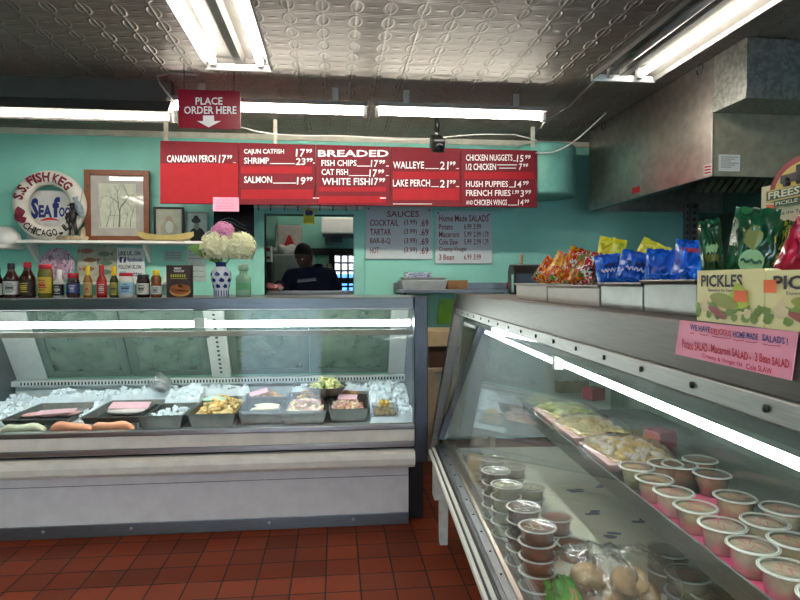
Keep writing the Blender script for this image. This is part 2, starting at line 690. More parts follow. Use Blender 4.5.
b = MB().box(XL, XR, 9.4, 9.5, -.1, 3.2)
struct(b, 'wall_neighbour', pm('pale_pink_brick', (150, 132, 132), .8, var=.15))
t = thing('wall_air_conditioner', 'long white wall unit with a dark vent below, seen through the serving window', 'air conditioner', PY(338, 240, 6.9))
b = MB()
pxbox(b, 321.5, 217, 356, 234, 6.9, 7.48)
b.build('housing', WHITEM, t, True, bev=.02)
b = MB()
pxbox(b, 323, 235, 355, 236.5, 6.92, 7.0)
b.build('louvre', DARK, t, True)
b = MB()
pxbox(b, 325, 237, 342, 242.5, 7.0, 7.4)
b.build('vent', BLACK, t, True)
t = thing('refrigerator', 'pale grey refrigerator standing left behind the person in the kitchen', 'refrigerator', (PY(286, 290, 6.7).x, 7.0, 0))
x0, x1 = PY(273, 280, 6.7).x, PY(313, 280, 6.7).x
zt = PY(286, 254, 6.7).z
MB().box(x0, x1, 6.75, 7.4, 0, zt).build('body', pm('fridge_enamel', (150, 152, 148), .35), t, True, bev=.02)
MB().box(x0 + .005, x1 - .005, 6.69, 6.75, .08, zt - .005).build('door', pm('fridge_door', (158, 160, 156), .35), t, True, bev=.015)
MB().box(x0 + .04, x0 + .06, 6.66, 6.69, .9, 1.3).build('handle', STEELD, t, True)
# clutter on top of the refrigerator
b = MB()
q = PY(278, 240, 7.0)
pxbox(b, 275, 225, 301, 253, 7.0, 7.3)
tag(b.build('cardboard_carton', pm('grey_carton', (172, 168, 158), .8), bev=.01), 'grey-white carton standing on top of the kitchen refrigerator', 'box')
b = MB()
q = PY(289, 246.5, 6.85)
b.prism([(-.085, 0), (.085, 0), (.012, .17), (-.012, .17)], 'y', -.02, .02)
tag(b.build('red_dustpan', pm('red_plastic', (178, 40, 40), .4), loc=(q.x, 6.9, zt + .05)), 'red triangular plastic scoop leaning on the carton above the refrigerator', 'scoop')
b = MB()
for i in range(7):
    b.ball((R.uniform(-.13, .13), R.uniform(-.03, .03), R.uniform(.03, .06)), .07, sc=(1.2, .6, .7), nz=.5, nf=6)
tag(b.build('crumpled_bag', pm('white_bag', (215, 212, 205), .4, bump=.3), loc=(q.x, 6.8, zt)), 'crumpled white plastic bag lying on the refrigerator', 'bag')
b = MB()
q = PY(271, 230, 6.3)
b.ball((0, 0, .2), .16, sc=(.6, .5, 1.3), nz=.3, nf=5)
b.tube([(0, 0, .38), (0, 0, 1.1)], .006)
tag(b.build('hanging_bag', FILM, loc=(q.x - .02, 6.3, q.z - .2)), 'clear plastic bag hanging at the left of the serving window', 'bag')
b = MB()
x0, x1, z0, z1 = PY(262, 262, 6).x, PY(271.5, 262, 6).x, PY(262, 300, 6).z, PY(262, 262, 6).z
b = MB().box(x0, x1, 6.0, 6.2, 0, z1)
tag(b.build('dark_cupboard', BLACK), 'dark cupboard at the left edge of the serving window', 'cupboard')
for i, (pa, pb, lab) in enumerate(((246, 254.5, 'upper'), (254.5, 262, 'lower'))):
    t = thing('carton', 'small white and red carton, %s of the two stacked left inside the serving window' % lab, 'carton', PY(267, pb, 6.0), group='cartons on the dark cupboard')
    b = MB()
    pxbox(b, 263, pa, 271, pb, 6.0, 6.15)
    b.build('body', WHITE, t, True)
    b = MB()
    pxbox(b, 265, pa + 2, 270, pb - 3, 5.996, 6.0)
    b.build('print', pm('red_print', (200, 40, 44), .5), t, True)
for i in range(6):
    x = PY(315 + i * 3.1, 280, 7.2).x
    b = MB().lathe([(.028, 0), (.03, .12 + .02 * (i % 3)), (.012, .17 + .02 * (i % 3)), (.012, .23)], 10)
    tag(b.build('kitchen_bottle', pm('kitchen_bottle_%d' % (i % 3), ((200, 200, 190), (120, 130, 120), (170, 160, 130))[i % 3], .3), loc=(x, 7.2, PY(320, 283, 7.2).z)),
        'bottle on the ledge under the dark kitchen window beam', 'bottle', 'bottles beside the barred kitchen window')
b = MB()
b.box(PY(313, 283, 7.2).x, PY(335, 283, 7.2).x, 7.1, 7.5, PY(320, 283, 7.2).z - .03, PY(320, 283, 7.2).z)
tag(b.build('bottle_ledge', pm('dark_ledge', (60, 46, 40), .6)), 'dark wooden ledge beside the barred window in the kitchen', 'shelf')

# ---------------------------------------------------------------- lights
t = thing('ceiling_light', 'unseen ceiling light added to brighten the kitchen beyond the serving window', 'light', (.1, 6.5, ZC - .09))  # lamp out of sight, added to lift the dark kitchen
MB().box(-.5, .7, 6.43, 6.57, ZC - .05, ZC).build('housing', pm('fixture_white', (170, 168, 162), .35), t, True, bev=.004)
MB().tube([(-.47, 6.5, ZC - .07), (.67, 6.5, ZC - .07)], .017, 12).build('tube', TUBE, t, True)
def tube_mb(x0, x1, y, z, r=.017):
    return MB().tube([(x0, y, z), (x1, y, z)], r, 12)


def fixture_x(x0, x1, y, z, label, wide):
    t = thing('ceiling_light', label, 'light', ((x0 + x1) / 2, y, z - .03))
    b = MB()
    if wide:
        b.prism([(y - .13, z - .0), (y - .04, z + .085), (y - .04, ZC), (y + .04, ZC), (y + .04, z + .085), (y + .13, z), (y + .125, z), (y + .03, z + .07), (y - .03, z + .07), (y - .125, z)], 'x', x0, x1)
    else:
        b.prism([(y - .058, z + .024), (y - .03, z + .06), (y + .03, z + .06), (y + .058, z + .024)], 'x', x0, x1)
        for x in (x0 + .2, x1 - .2):
            b.box(x - .02, x + .02, y - .02, y + .02, z + .06, ZC)
    b.build('housing', pm('fixture_grey' if wide else 'fixture_white', (84, 82, 78) if wide else (150, 148, 142), .35), t, True, bev=.003)
    for x in (x0 + .012, x1 - .012):
        MB().box(x - .012, x + .012, y - .02, y + .02, z - .03, z + .03).build('socket', WHITE, t, True, bev=.004)
    tube_mb(x0 + .026, x1 - .026, y, z).build('tube', TUBEB, t, True)
    return t


pl = PY(170, 117.5, 3.85)
fixture_x(pl.x - 1.2, pl.x + .02, 3.85, pl.z, 'strip light with a grey hooded reflector at the left above the picture shelf', True)
p1 = PY(367, 112.5, 3.85)
fixture_x(p1.x - 1.22, p1.x, 3.85, p1.z, 'bare strip light above the menu, behind the hanging order sign', False)
p2 = PY(375, 112.5, 3.85)
p3 = PY(545, 117, 3.85)
fixture_x(p2.x, p3.x, 3.85, (p2.z + p3.z) / 2, 'bare strip light above the menu, beside the black camera', False)


def fixture_y(x0, x1, y0, y1, z, tubes, label):
    t = thing('ceiling_light', label, 'light', ((x0 + x1) / 2, (y0 + y1) / 2, z - .04))
    xm = (x0 + x1) / 2
    b = MB()
    # hooded trough, open below
    b.prism([(x0, z - .025), (x0, z + .0), (x0 + .05, z + .06), (xm, z + .085), (x1 - .05, z + .06), (x1, z + .0), (x1, z - .025), (x1 - .006, z - .025), (x1 - .01, z - .004),
             (x1 - .055, z + .05), (xm + .03, z + .045), (xm + .02, z + .0), (xm - .02, z + .0), (xm - .03, z + .045), (x0 + .055, z + .05), (x0 + .01, z - .004), (x0 + .006, z - .025)], 'y', y0, y1)
    b.box(xm - .04, xm + .04, y0 + .05, y1 - .05, z + .08, ZC)
    b.build('reflector', pm('reflector_white', (104, 102, 98), .35), t, True)
    for y in (y0, y1):
        MB().box(x0 - .004, x1 + .004, y - .008, y + .008, z - .03, z + .004).build('end_plate', WHITEM, t, True, bev=.002)
    for x, lit in tubes:
        for y in (y0 + .03, y1 - .03):
            MB().box(x - .014, x + .014, y - .02, y + .02, z - .02, z + .03).build('socket', WHITE, t, True, bev=.003)
        o = MB().tube([(x, y0 + .05, z), (x, y1 - .05, z)], .018, 12).build('tube', TUBE if lit else pm('dead_tube', (190, 190, 188), .3), t, True)
        if not lit:
            o['label'] = 'unlit grey tube'


za = 2.47
k1, k2 = PZ(213, 62, za), PZ(260.5, 64, za)
fixture_y(k1.x - .04, k2.x + .055, k1.y - 1.25, k1.y + .03, za, ((k1.x, 1), (k2.x, 1)), 'two-tube ceiling light over the seafood case, top left')
g1, g2, g3 = PZ(592, 75, za), PZ(650, 80, za), PZ(642, 73, za)
fixture_y(g1.x, g2.x, g1.y - 1.3, g1.y, za, ((g3.x, 1), (g1.x + .09, 0)), 'trough ceiling light beside the steel hood with one tube lit')

fixture_y(-2.75, -2.4, .9, 2.2, za, ((-2.66, 1), (-2.49, 1)), 'unseen two-tube trough light added as fill on the left of the shop')  # fill lamp added out of view to brighten the left side
fixture_y(-.2, .15, -1.5, -.2, za, ((-.11, 1), (.06, 1)), 'unseen two-tube trough light added as fill near the street door, behind the viewer')  # second fill lamp, added unseen behind the camera

# ---------------------------------------------------------------- ceiling cables, camera, duct
b = MB()
q0 = PY(537, 150, 4.55)
pts = [PY(539, 184 - 0, 4.6), PY(545, 151, 4.6)]
za_ = ZC - .012
b.tube([PZ(600, 76, za_), PZ(583, 92, za_), PZ(570, 106, za_), PZ(558, 113, za_), PY(546, 119, 3.86), PY(541, 128, 3.95)], .006)
tag(b.build('conduit', pm('grey_conduit', (170, 168, 162), .4)), 'thin grey conduit running along the ceiling from trough light to strip light', 'cable')
b = MB()
ends = PY(536, 153, 4.6), PZ(606, 113, ZC - .02)
P = []
for i in range(13):
    s_ = i / 12
    p = ends[0].lerp(ends[1], s_)
    p.z -= .10 * sin(pi * s_) * (1 - .4 * s_)
    P.append(p)
b.tube(P, .005)
tag(b.build('hanging_cable', WHITE), 'white cable sagging from the menu board end to the hood', 'cable')
b = MB()
P = []
ends = PY(240, 130, 4.35), PY(537, 152, 4.55)
for i in range(25):
    s_ = i / 24
    p = ends[0].lerp(ends[1], s_)
    p.z = PY(240 + 297 * s_, 127 + 11 * sin(pi * min(1, s_ * 1.1)) ** .7 + 3 * sin(s_ * 14) * .5 + 12 * s_ ** 6, p.y).z
    P.append(p)
b.tube(P, .004)
tag(b.build('slack_cable', WHITE), 'slack white cable strung along above the red menu board', 'cable')
b = MB()
P = [PZ(198, 75, ZC - .01), PZ(170, 73, ZC - .01), PZ(157, 76, ZC - .01), PY(160, 84, 3.55), PY(172, 100, 3.75), PY(178, 112, 3.82)]
b.tube(P, .006)
tag(b.build('light_cable', pm('grey_conduit', (170, 168, 162), .4)), 'grey cable curving from the two-tube light to the strip lights', 'cable')

t = thing('security_camera', 'small black camera hanging from the ceiling above the menu', 'camera', PY(437, 150, 4.35))
q = PY(437, 128, 4.35)
b = MB().tube([(q.x, 4.35, ZC), (q.x, 4.35, q.z - .03)], .018).box(q.x - .05, q.x + .05, 4.31, 4.39, ZC - .02, ZC)
b.build('bracket', BLACK, t, True)
q = PY(437, 143, 4.3)
M = Matrix.Translation(q) @ Matrix.Rotation(radians(25), 4, 'X')
MB().box(-.045, .045, -.09, .07, -.05, .045, 0, M).build('body', BLACK, t, True, bev=.012)
MB().lathe([(.032, 0), (.034, .03), (.02, .035)], 16, 0, M @ Matrix.Translation((0, -.09, -.005)) @ Matrix.Rotation(pi / 2, 4, 'X')).build('lens', pm('lens_black', (12, 12, 16), .1), t, True)

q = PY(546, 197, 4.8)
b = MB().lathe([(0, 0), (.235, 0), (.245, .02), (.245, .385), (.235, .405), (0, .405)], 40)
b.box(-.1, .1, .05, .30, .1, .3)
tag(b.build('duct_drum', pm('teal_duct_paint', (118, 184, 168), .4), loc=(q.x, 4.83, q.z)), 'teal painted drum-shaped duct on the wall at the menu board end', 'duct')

# ---------------------------------------------------------------- menu board
BY = 4.6
f = pxf(BY - .004)
f2 = pxf(BY - .0022)
t = thing('menu_board', 'long red hanging menu board with white lettering', 'menu board', PY(348, 205, BY))
cuts = (160, 239, 316, 391, 461, 537.5)
for i in range(5):
    b = MB()
    a, c = cuts[i], cuts[i + 1] - .4
    ya, yc = 140.5 + 10 * (a - 160) / 377, 140.5 + 10 * (c - 160) / 377
    za, zc = 203.5 + 4 * (a - 160) / 377, 203.5 + 4 * (c - 160) / 377
    b.hexa([PY(a, za, BY), PY(c, zc, BY), PY(c, zc, BY) + Vector((0, .02, 0)), PY(a, za, BY) + Vector((0, .02, 0)),
            PY(a, ya, BY), PY(c, yc, BY), PY(c, yc, BY) + Vector((0, .02, 0)), PY(a, ya, BY) + Vector((0, .02, 0))])
    b.build('panel', CRIM, t, True, bev=.003)
for bx in ((160.4, 203, 238.4, 163.5), (241, 173.5, 312, 166.5), (241, 199, 313, 189.5), (318, 203, 386, 196), (319, 191.5, 386, 187), (393, 179, 459, 171.5), (393, 200, 459, 188.5), (464, 179, 534, 172)):
    b = MB()
    rect(b, f2, bx)
    b.build('strip', REDST, t, True)['label'] = 'brighter red blank strip'
b = MB()
for s_, x0, y0, x1, y1 in (
        ('CANADIAN PERCH', 167, 155.2, 216, 162.3), ('CAJUN CATFISH', 244, 149, 284, 155), ('SHRIMP', 244, 157.6, 269, 163.7), ('SALMON', 244, 176.3, 272, 183),
        ('FISH CHIPS', 321.5, 160, 356.5, 166), ('CAT FISH', 321.5, 169, 348, 175), ('WHITE FISH', 322, 178, 370, 185), ('WALLEYE', 393, 161.5, 424, 168.5),
        ('LAKE PERCH', 393, 179.5, 430, 186.5), ('CHICKEN NUGGETS', 466, 154.5, 512.5, 160.7), ('1/2 CHICKEN', 466, 163.6, 496, 170), ('HUSH PUPPIES', 466, 181, 508, 187),
        ('FRENCH FRIES', 466, 190, 510.6, 196), ('CHICKEN WINGS', 474, 199.6, 507, 205.3), ('AND', 466, 200.5, 473, 204.5)):
    put(b, s_, f, (x0, y1, x1, y0))
put(b, 'BREADED', f, (318, 156.8, 388.6, 150), bold=.022)
for s_, x0, y0, x1, y1 in (
        ('17', 219, 155, 226, 163), ('99', 227, 155, 232, 159), ('17', 296, 149, 305, 156.6), ('99', 306, 149, 312, 153), ('23', 296, 158, 305.5, 165), ('99', 306.5, 158, 312.5, 162),
        ('19', 297, 177, 305.5, 184.6), ('99', 306.5, 177, 312.5, 181), ('17', 371, 160, 378, 167), ('99', 379, 160, 385, 164), ('17', 369.5, 169.5, 377, 177), ('99', 378, 169.5, 384, 173.5),
        ('17', 371.5, 178, 378, 185), ('99', 379, 178, 385, 182), ('21', 440, 161.5, 448.5, 169.5), ('99', 449.5, 161.5, 455.5, 165.5), ('21', 440, 180, 448.5, 187.5), ('99', 449.5, 180, 455.5, 184),
        ('15', 517, 155, 523.5, 162), ('99', 525, 155, 530.5, 159), ('7', 519, 163.6, 522, 170), ('99', 523, 163.6, 528, 167), ('14', 514.6, 181, 521.5, 187.5), ('99', 523, 181, 528.5, 185),
        ('1.99', 512.5, 190, 519, 194), ('3', 520.5, 190, 524, 197), ('99', 525, 190, 531, 194), ('14', 518, 199.5, 523.5, 205.5), ('99', 524.5, 199.5, 529, 203)):
    put(b, s_, f, (x0, y1, x1, y0), shear=.5)
for x0, x1, y in ((270, 295, 163.5), (273, 296, 183), (357, 370, 166), (349, 369, 175.5), (425, 439, 168.5), (431, 439, 186.5), (513, 516, 160.7), (509, 514, 187), (508, 517, 205), (233, 236, 162.5), (313, 315, 163), (386, 389, 166), (386, 389, 175.5), (456, 459, 168.5), (456, 459, 186.5)):
    rect(b, f, (x0, y + .4, x1, y - .3))
rect(b, f, (497, 165.2, 517, 164.5))
rect(b, f, (499, 168.4, 516, 167.8))
for x0, x1 in ((232, 236), (380, 386), (393, 432), (313, 319)):
    rect(b, f, (x0, 204.3 if x0 > 390 else 198.5, x1, 203.6 if x0 > 390 else 197.5))
b.build('lettering', INKW, t, True)
for px in (165, 275, 437, 534):
    q = PY(px, 146, BY)
    MB().box(q.x - .014, q.x + .014, BY + .022, BY + .04, q.z, ZC).build('hanger', CREAM if px != 437 else STEELD, t, True)
# pink note under the board
b = MB()
pxbox(b, 213, 197.3, 239, 211.3, BY - .012, BY - .008)
t = thing('taped_note', 'small pink note taped to the lower edge of the red menu board', 'note', PY(226, 211, BY))
b.build('sheet', PINK, t, True)
b = MB()
for y in (200, 203, 206, 208.5):
    ribbon(b, [(216 + i * 2, y + .5 * sin(i * 2.3 + y)) for i in range(10)], .5, pxf(BY - .0135))
b.build('handwriting', pm('faint_red_ink', (214, 110, 140), .6), t, True)

# order sign
SY = 3.5
t = thing('order_sign', 'red PLACE ORDER HERE sign with a white arrow hanging from the ceiling', 'sign', PY(209, 129, SY))
b = MB()
pxbox(b, 178, 90, 240.5, 128.5, SY, SY + .012)
b.build('board', pm('crimson_sign', (150, 16, 44), .35, var=.04), t, True, bev=.002)
f = pxf(SY - .0015)
b = MB()
put(b, 'PLACE', f, (195.5, 104.8, 222.5, 97.2), bold=.02)
put(b, 'ORDER HERE', f, (184, 114, 236.5, 106.2), bold=.02)
b.add([f(203, 115.5), f(214, 115.5), f(214, 121), f(221, 121), f(208.7, 127.4), f(197, 121), f(203, 121)], [(0, 1, 2, 6), (3, 4, 5)])
b.build('lettering', INKW, t, True)
b = MB()
for px in (184, 234):
    q = PY(px, 91, SY)
    b.tube([(q.x, SY + .006, q.z), (q.x, SY + .006, ZC)], .003)
b.build('wire', DARK, t, True)

# ---------------------------------------------------------------- wall signs at right of the window
def wall_sign(name, label, x0, y0, x1, y1, lines, tiltdy=0):
    t = thing(name, label, 'sign', PY((x0 + x1) / 2, y1, YB - .02))
    b = MB()
    Y = YB - .02
    b.hexa([PY(x0, y1 - tiltdy, Y), PY(x1, y1, Y), PY(x1, y1, Y) + Vector((0, .012, 0)), PY(x0, y1 - tiltdy, Y) + Vector((0, .012, 0)),
            PY(x0, y0, Y), PY(x1, y0 + tiltdy, Y), PY(x1, y0 + tiltdy, Y) + Vector((0, .012, 0)), PY(x0, y0, Y) + Vector((0, .012, 0))])
    b.build('panel', pm('grey_sign_board', (196, 204, 206), .5, var=.02), t, True, bev=.002)
    b = MB()
    for s_, a, c, d, e_ in lines:
        put(b, s_, pxf(Y - .0015), (a, e_, d, c), bold=.014)
    b.build('lettering', INKM, t, True)
    b = MB()
    for px, py in ((x0 + 3, y0 + 2), (x1 - 3, y0 + 3.5)):
        b.lathe([(.007, 0), (.007, .004), (0, .006)], 8, 0, Matrix.Translation(PY(px, py, Y)) @ Matrix.Rotation(pi / 2, 4, 'X'))
    b.build('screw', DARK, t, True)


L = [('SAUCES', 387, 211, 419, 217)]
for i, n in enumerate(('COCKTAIL', 'TARTAR', 'BAR-B-Q', 'HOT')):
    y = 219.6 + i * 9.2
    L += [(n, 370, y, 370 + (28.5, 21, 20.5, 9)[i], y + 6.3), ('(3.99)', 404, y, 417, y + 6.5), ('.69', 420, y, 428.5, y + 6.8)]
wall_sign('sauces_sign', 'grey price board headed SAUCES beside the serving window', 365.5, 206.6, 432.4, 259, L, 0)
L = [('Home Made SALADS', 439, 215, 488.6, 221.6)]
for i, (n, w, pr) in enumerate((('Potato', 14, ('6.99', '3.99')), ('Macaroni', 20, ('5.99', '2.99', '1.79')), ('Cole Slaw', 19, ('5.99', '2.99', '1.79')), ('Creamy-Vinegar', 28, ()), ('3 Bean', 15, ('6.99', '3.99')))):
    y = 223.8 + i * 7.6
    L.append((n, 439, y, 439 + w, y + 5.8))
    for k, p in enumerate(pr):
        L.append((p, 464 + k * 9.5, y, 471.5 + k * 9.5 - (2 if k == 2 else 0), y + 5.6))
wall_sign('salads_sign', 'white price board headed Home Made SALADS on the teal wall', 435.4, 211, 492, 263.6, L, 0)

# hook rail over the opening
t = thing('hook_rail', 'white rail with dark hooks above the serving window', 'hook rail', PY(309, 209, YB - .03))
b = MB()
pxbox(b, 254, 203, 363, 208.6, YB - .045, YB - .025)
b.build('rail', WHITE, t, True, bev=.003)
for px in (259, 271, 285, 298, 309, 320, 333, 346, 357):
    q = PY(px, 205, YB - .045)
    MB().tube([q, q + Vector((0, -.02, -.01)), q + Vector((0, -.03, -.035)), q + Vector((0, -.02, -.05))], .005, 6).build('hook', BLACK, t, True)
t = thing('paper_tag', 'yellow tag with a blue and red emblem hanging above the serving window', 'tag', PY(309, 224, YB - .08))
b = MB()
pxbox(b, 303.5, 209, 314.5, 224, YB - .084, YB - .08)
b.build('card', pm('yellow_card', (226, 206, 50), .5), t, True)
b = MB()
f = pxf(YB - .086)
disc(b, f, (307.5, 212.5), 2.6, 3.0)
disc(b, pxf(YB - .088), (311, 213), 2.2, 2.6)
disc(b, pxf(YB - .090), (309, 212), 1.2, 1.5, 1)
b.build('emblem', [pm('blue_print', (40, 60, 150), .5), pm('red_print', (200, 40, 44), .5)], t, True)

# black panel at left of the window
t = thing('wall_panel', 'black rounded panel with faint drawing on the wall behind the flowers', 'panel', PY(234, 257, YB - .02))
b = MB()
q0, q1 = PY(214, 257, YB - .03), PY(254, 200, YB - .03)
x0, x1, z0, z1 = q0.x, q1.x, q0.z, q1.z
rr = .05
poly = []
for cx, cz, a0 in ((x1 - rr, z1 - rr, 0), (x0 + rr, z1 - rr, 90), (x0 + rr, z0 + rr, 180), (x1 - rr, z0 + rr, 270)):
    poly += [(cx + rr * cos(radians(a0 + k * 22.5)), cz + rr * sin(radians(a0 + k * 22.5))) for k in range(5)]
b.prism(poly, 'y', YB - .03, YB - .005)
b.build('board', pm('black_gloss', (18, 18, 20), .2), t, True, bev=.003)
b = MB()
f = pxf(YB - .032)
for k in range(5):
    ribbon(b, [(219 + i * 3 + k, 222 + k * 3 - 4 * sin(i * .5 + k * .4)) for i in range(10)], .5, f)
b.build('drawing', pm('grey_ink', (110, 104, 104), .5), t, True)

# ---------------------------------------------------------------- picture shelf and what stands on it
sz = PY(100, 240.3, 4.86).z
sx0, sx1 = PY(14, 240, 4.86).x, PY(203, 240, 4.86).x
t = thing('wall_shelf', 'long white wall shelf holding life ring and pictures', 'shelf', ((sx0 + sx1) / 2, 5.0, sz - .03))
MB().box(sx0, sx1, 4.86, YB, sz - .022, sz).build('board', WHITE, t, True, bev=.004)
for px in (28, 144):
    x = PY(px, 243, 4.95).x
    MB().prism([(4.93, sz - .022), (YB, sz - .022), (YB, sz - .16), (YB - .015, sz - .16)], 'x', x - .01, x + .01).build('bracket', WHITE, t, True)
# life ring
LY = 4.97
c = PY(50, 205.5, LY)
k = LY / F * 1.0
sc = (PY(60, 205, LY).x - PY(50, 205, LY).x) / 10
Ro, Ri = 37.0 * sc, 21.5 * sc
rt, rm = (Ro - Ri) / 2, (Ro + Ri) / 2
lz = sz + Ro
ring_c = Vector((c.x, LY, lz))
t = thing('life_ring', 'white life ring lettered S.S. FISH KEG CHICAGO on the shelf', 'life ring', (c.x, LY, sz))
b = MB()
n, m_ = 48, 14
vs = []
fs = []
for i in range(n):
    a = 2 * pi * i / n
    for j in range(m_):
        q = 2 * pi * j / m_
        r = rm + rt * cos(q)
        vs.append((ring_c.x + r * cos(a), LY + .05 * sin(q), lz + r * sin(a)))
for i in range(n):
    for j in range(m_):
        fs.append((i * m_ + j, ((i + 1) % n) * m_ + j, ((i + 1) % n) * m_ + (j + 1) % m_, i * m_ + (j + 1) % m_))
b.add(vs, fs, 0, True)
b.build('ring', pm('white_canvas', (222, 218, 206), .6, var=.06), t, True)


def ringpt(u, v):
    # u angle in radians, v radius offset: a point just proud of the torus
    r = rm + v
    return Vector((ring_c.x + r * cos(u), LY - .05 * sqrt(max(0, 1 - (v / rt) ** 2)) - .014, lz + r * sin(u)))


def finer(vs, fs, k=3):
    vs = list(vs)
    fs = [(f_[0], f_[i], f_[i + 1]) for f_ in fs for i in range(1, len(f_) - 1)]
    for _ in range(k):
        mid = {}
        out = []

        def m(a, c):
            key = (min(a, c), max(a, c))
            if key not in mid:
                mid[key] = len(vs)
                vs.append(((vs[a][0] + vs[c][0]) / 2, (vs[a][1] + vs[c][1]) / 2))
            return mid[key]
        for a, c, d in fs:
            x, y, z = m(a, c), m(c, d), m(d, a)
            out += [(a, x, z), (x, c, y), (z, y, d), (x, y, z)]
        fs = out
    return vs, fs


def arc_text(b, s_, a0, a1, h, inward, bold):
    ws = []
    for ch in s_:
        ws.append(.28 if ch in ' .I' else (.8 if ch in 'GCOH' else .66))
    tot = sum(ws)
    acc = 0
    for ch, w in zip(s_, ws):
        ua, ub = acc / tot, (acc + w) / tot
        acc += w
        if ch == ' ':
            continue
        A, B_ = a0 + (a1 - a0) * (ua + .05 * w / tot), a0 + (a1 - a0) * (ub - .05 * w / tot)
        vs_, fs_ = finer(*glyph(ch, bold))
        X0, X1 = min(v[0] for v in vs_), max(v[0] for v in vs_)
        Y0, Y1 = 0, .72
        pts = []
        for x, y in vs_:
            u = A + (B_ - A) * (x - X0) / max(1e-6, X1 - X0)
            v = (y - Y0) / (Y1 - Y0) * h - h / 2
            pts.append(ringpt(u, v if not inward else -v))
        b.add(pts, fs_)


b = MB()
arc_text(b, 'S.S. FISH KEG', radians(170), radians(36), rt * 1.2, False, .04)
b.build('lettering', INKM, t, True)['label'] = 'maroon lettering S.S. FISH KEG'
b = MB()
arc_text(b, 'CHICAGO, ILL.', radians(222), radians(330), rt * .95, True, .02)
b.build('lettering', INKK, t, True)['label'] = 'black lettering CHICAGO'
b = MB()
for du in range(-3, 4):
    pass
ribbon(b, [(radians(176 + i * 5), rt * (.45 * sin(i * .9))) for i in range(9)], [.012, .05, .07, .06, .04, .03, .05, .07, .02], lambda u, v: ringpt(u, max(-rt * .9, min(rt * .9, v))))
vs = []
f = lambda u, v: ringpt(u, max(-rt * .9, min(rt * .9, v)))
b = MB()
for a0, v0, L_, w_ in ((184, -.2, 26, .035), (196, .4, 18, .025), (206, -.1, 16, .03)):
    n = 9
    up = [(radians(a0 + L_ * i / n), rt * v0 + w_ * sin(pi * i / n)) for i in range(n + 1)]
    dn = [(radians(a0 + L_ * i / n), rt * v0 - w_ * sin(pi * i / n)) for i in range(n + 1)]
    b.add([f(*p) for p in up] + [f(*p) for p in dn], [(i, i + 1, n + 2 + i, n + 1 + i) for i in range(n)])
b.build('emblem', INKM, t, True)['label'] = 'maroon fish emblem'
# seafood board inside the ring
t = thing('seafood_plaque', 'white plaque with blue SEAFOOD lettering inside the life ring', 'plaque', PY(48, 239, 5.05))
b = MB()
q0, q1 = PY(27, 239, 5.05), PY(76, 191, 5.05)
b.box(q0.x, q1.x, 5.05, 5.065, sz, q1.z)
b.build('board', pm('plaque_white', (200, 200, 196), .4), t, True, bev=.003)
b = MB()
f = pxf(5.048)
put(b, 'S', f, (31, 219, 38.5, 198), bold=.05)
put(b, 'EA', f, (38.5, 217.5, 52, 205), bold=.05)
put(b, 'f', f, (52.5, 217.5, 60, 197), bold=.05)
put(b, 'OOD', f, (59, 217, 76, 207), bold=.04)
b.build('lettering', pm('navy_ink', (28, 44, 112), .4), t, True)
b = MB()
ribbon(b, [(40 + i * 2.2, 221 - 2.2 * sin(i * .35)) for i in range(10)], [.3, 1.5, 2, 2.4, 2.4, 2.4, 2, 1.5, 1, .3], f)
b.build('emblem', pm('red_print', (200, 40, 44), .5), t, True)
# figurine
t = thing('fisherman_figurine', 'dark fisherman figurine holding up a grey fish before the life ring', 'figurine', (PY(70, 238, 4.9).x, 4.9, sz))
gx = PY(69.5, 238, 4.9).x - PMX[t.name].translation.x
b = MB()
for i in range(9):
    b.ball((-.1 + i * .026, R.uniform(-.02, .02), .02), R.uniform(.025, .035), nz=.4, nf=8, sc=(1, .9, .8))
b.ball((.085, .0, .06), .03, nz=.4, sc=(.8, .8, 2.0))
b.build('rock', pm('beige_rock', (176, 160, 134), .8, var=.25, bump=.4), t)
b = MB()
u = sc
for pts, rad in (([(-.025, 0, .05), (-.022, 0, .11), (-.012, 0, .17)], [.014, .015, .02]), ([(.03, .005, .05), (.025, 0, .11), (.012, 0, .17)], [.014, .015, .02]),
                 ([(0, 0, .16), (0, 0, .2), (0, 0, .25), (0, 0, .265)], [.03, .034, .036, .014]), ([(-.034, 0, .245), (-.05, -.01, .2), (-.03, -.03, .17)], [.014, .012, .009]),
                 ([(.034, 0, .245), (.06, -.012, .23), (.085, -.014, .27)], [.014, .012, .009]), ([(0, 0, .26), (0, -.004, .285)], [.012, .012])):
    b.tube(pts, rad, 8)
b.ball((0, -.004, .3), .022, sc=(.9, 1, 1.15))
b.lathe([(.04, .312), (.04, .317), (.024, .32), (.02, .336), (0, .338)], 14)
t.scale = (.86, .86, .86)
t.location.x += .02
b.build('figure', pm('dark_bronze', (36, 34, 32), .35), t)
b = MB()
prof = [(0, 0), (.012, .01), (.03, .05), (.036, .09), (.028, .13), (.012, .165), (0.03, .195), (0, .2)]
b.lathe(prof, 12, 0, Matrix.Translation((.095, -.02, .2)) @ Matrix.Rotation(radians(-18), 4, 'Y') @ Matrix.Scale(.45, 4, (0, 1, 0)))
b.tube([(.06, -.02, .25), (.09, -.02, .4), (.105, -.02, .47)], .003, 5)
b.build('fish', pm('grey_fish', (120, 138, 146), .3, var=.3, scale=30), t)


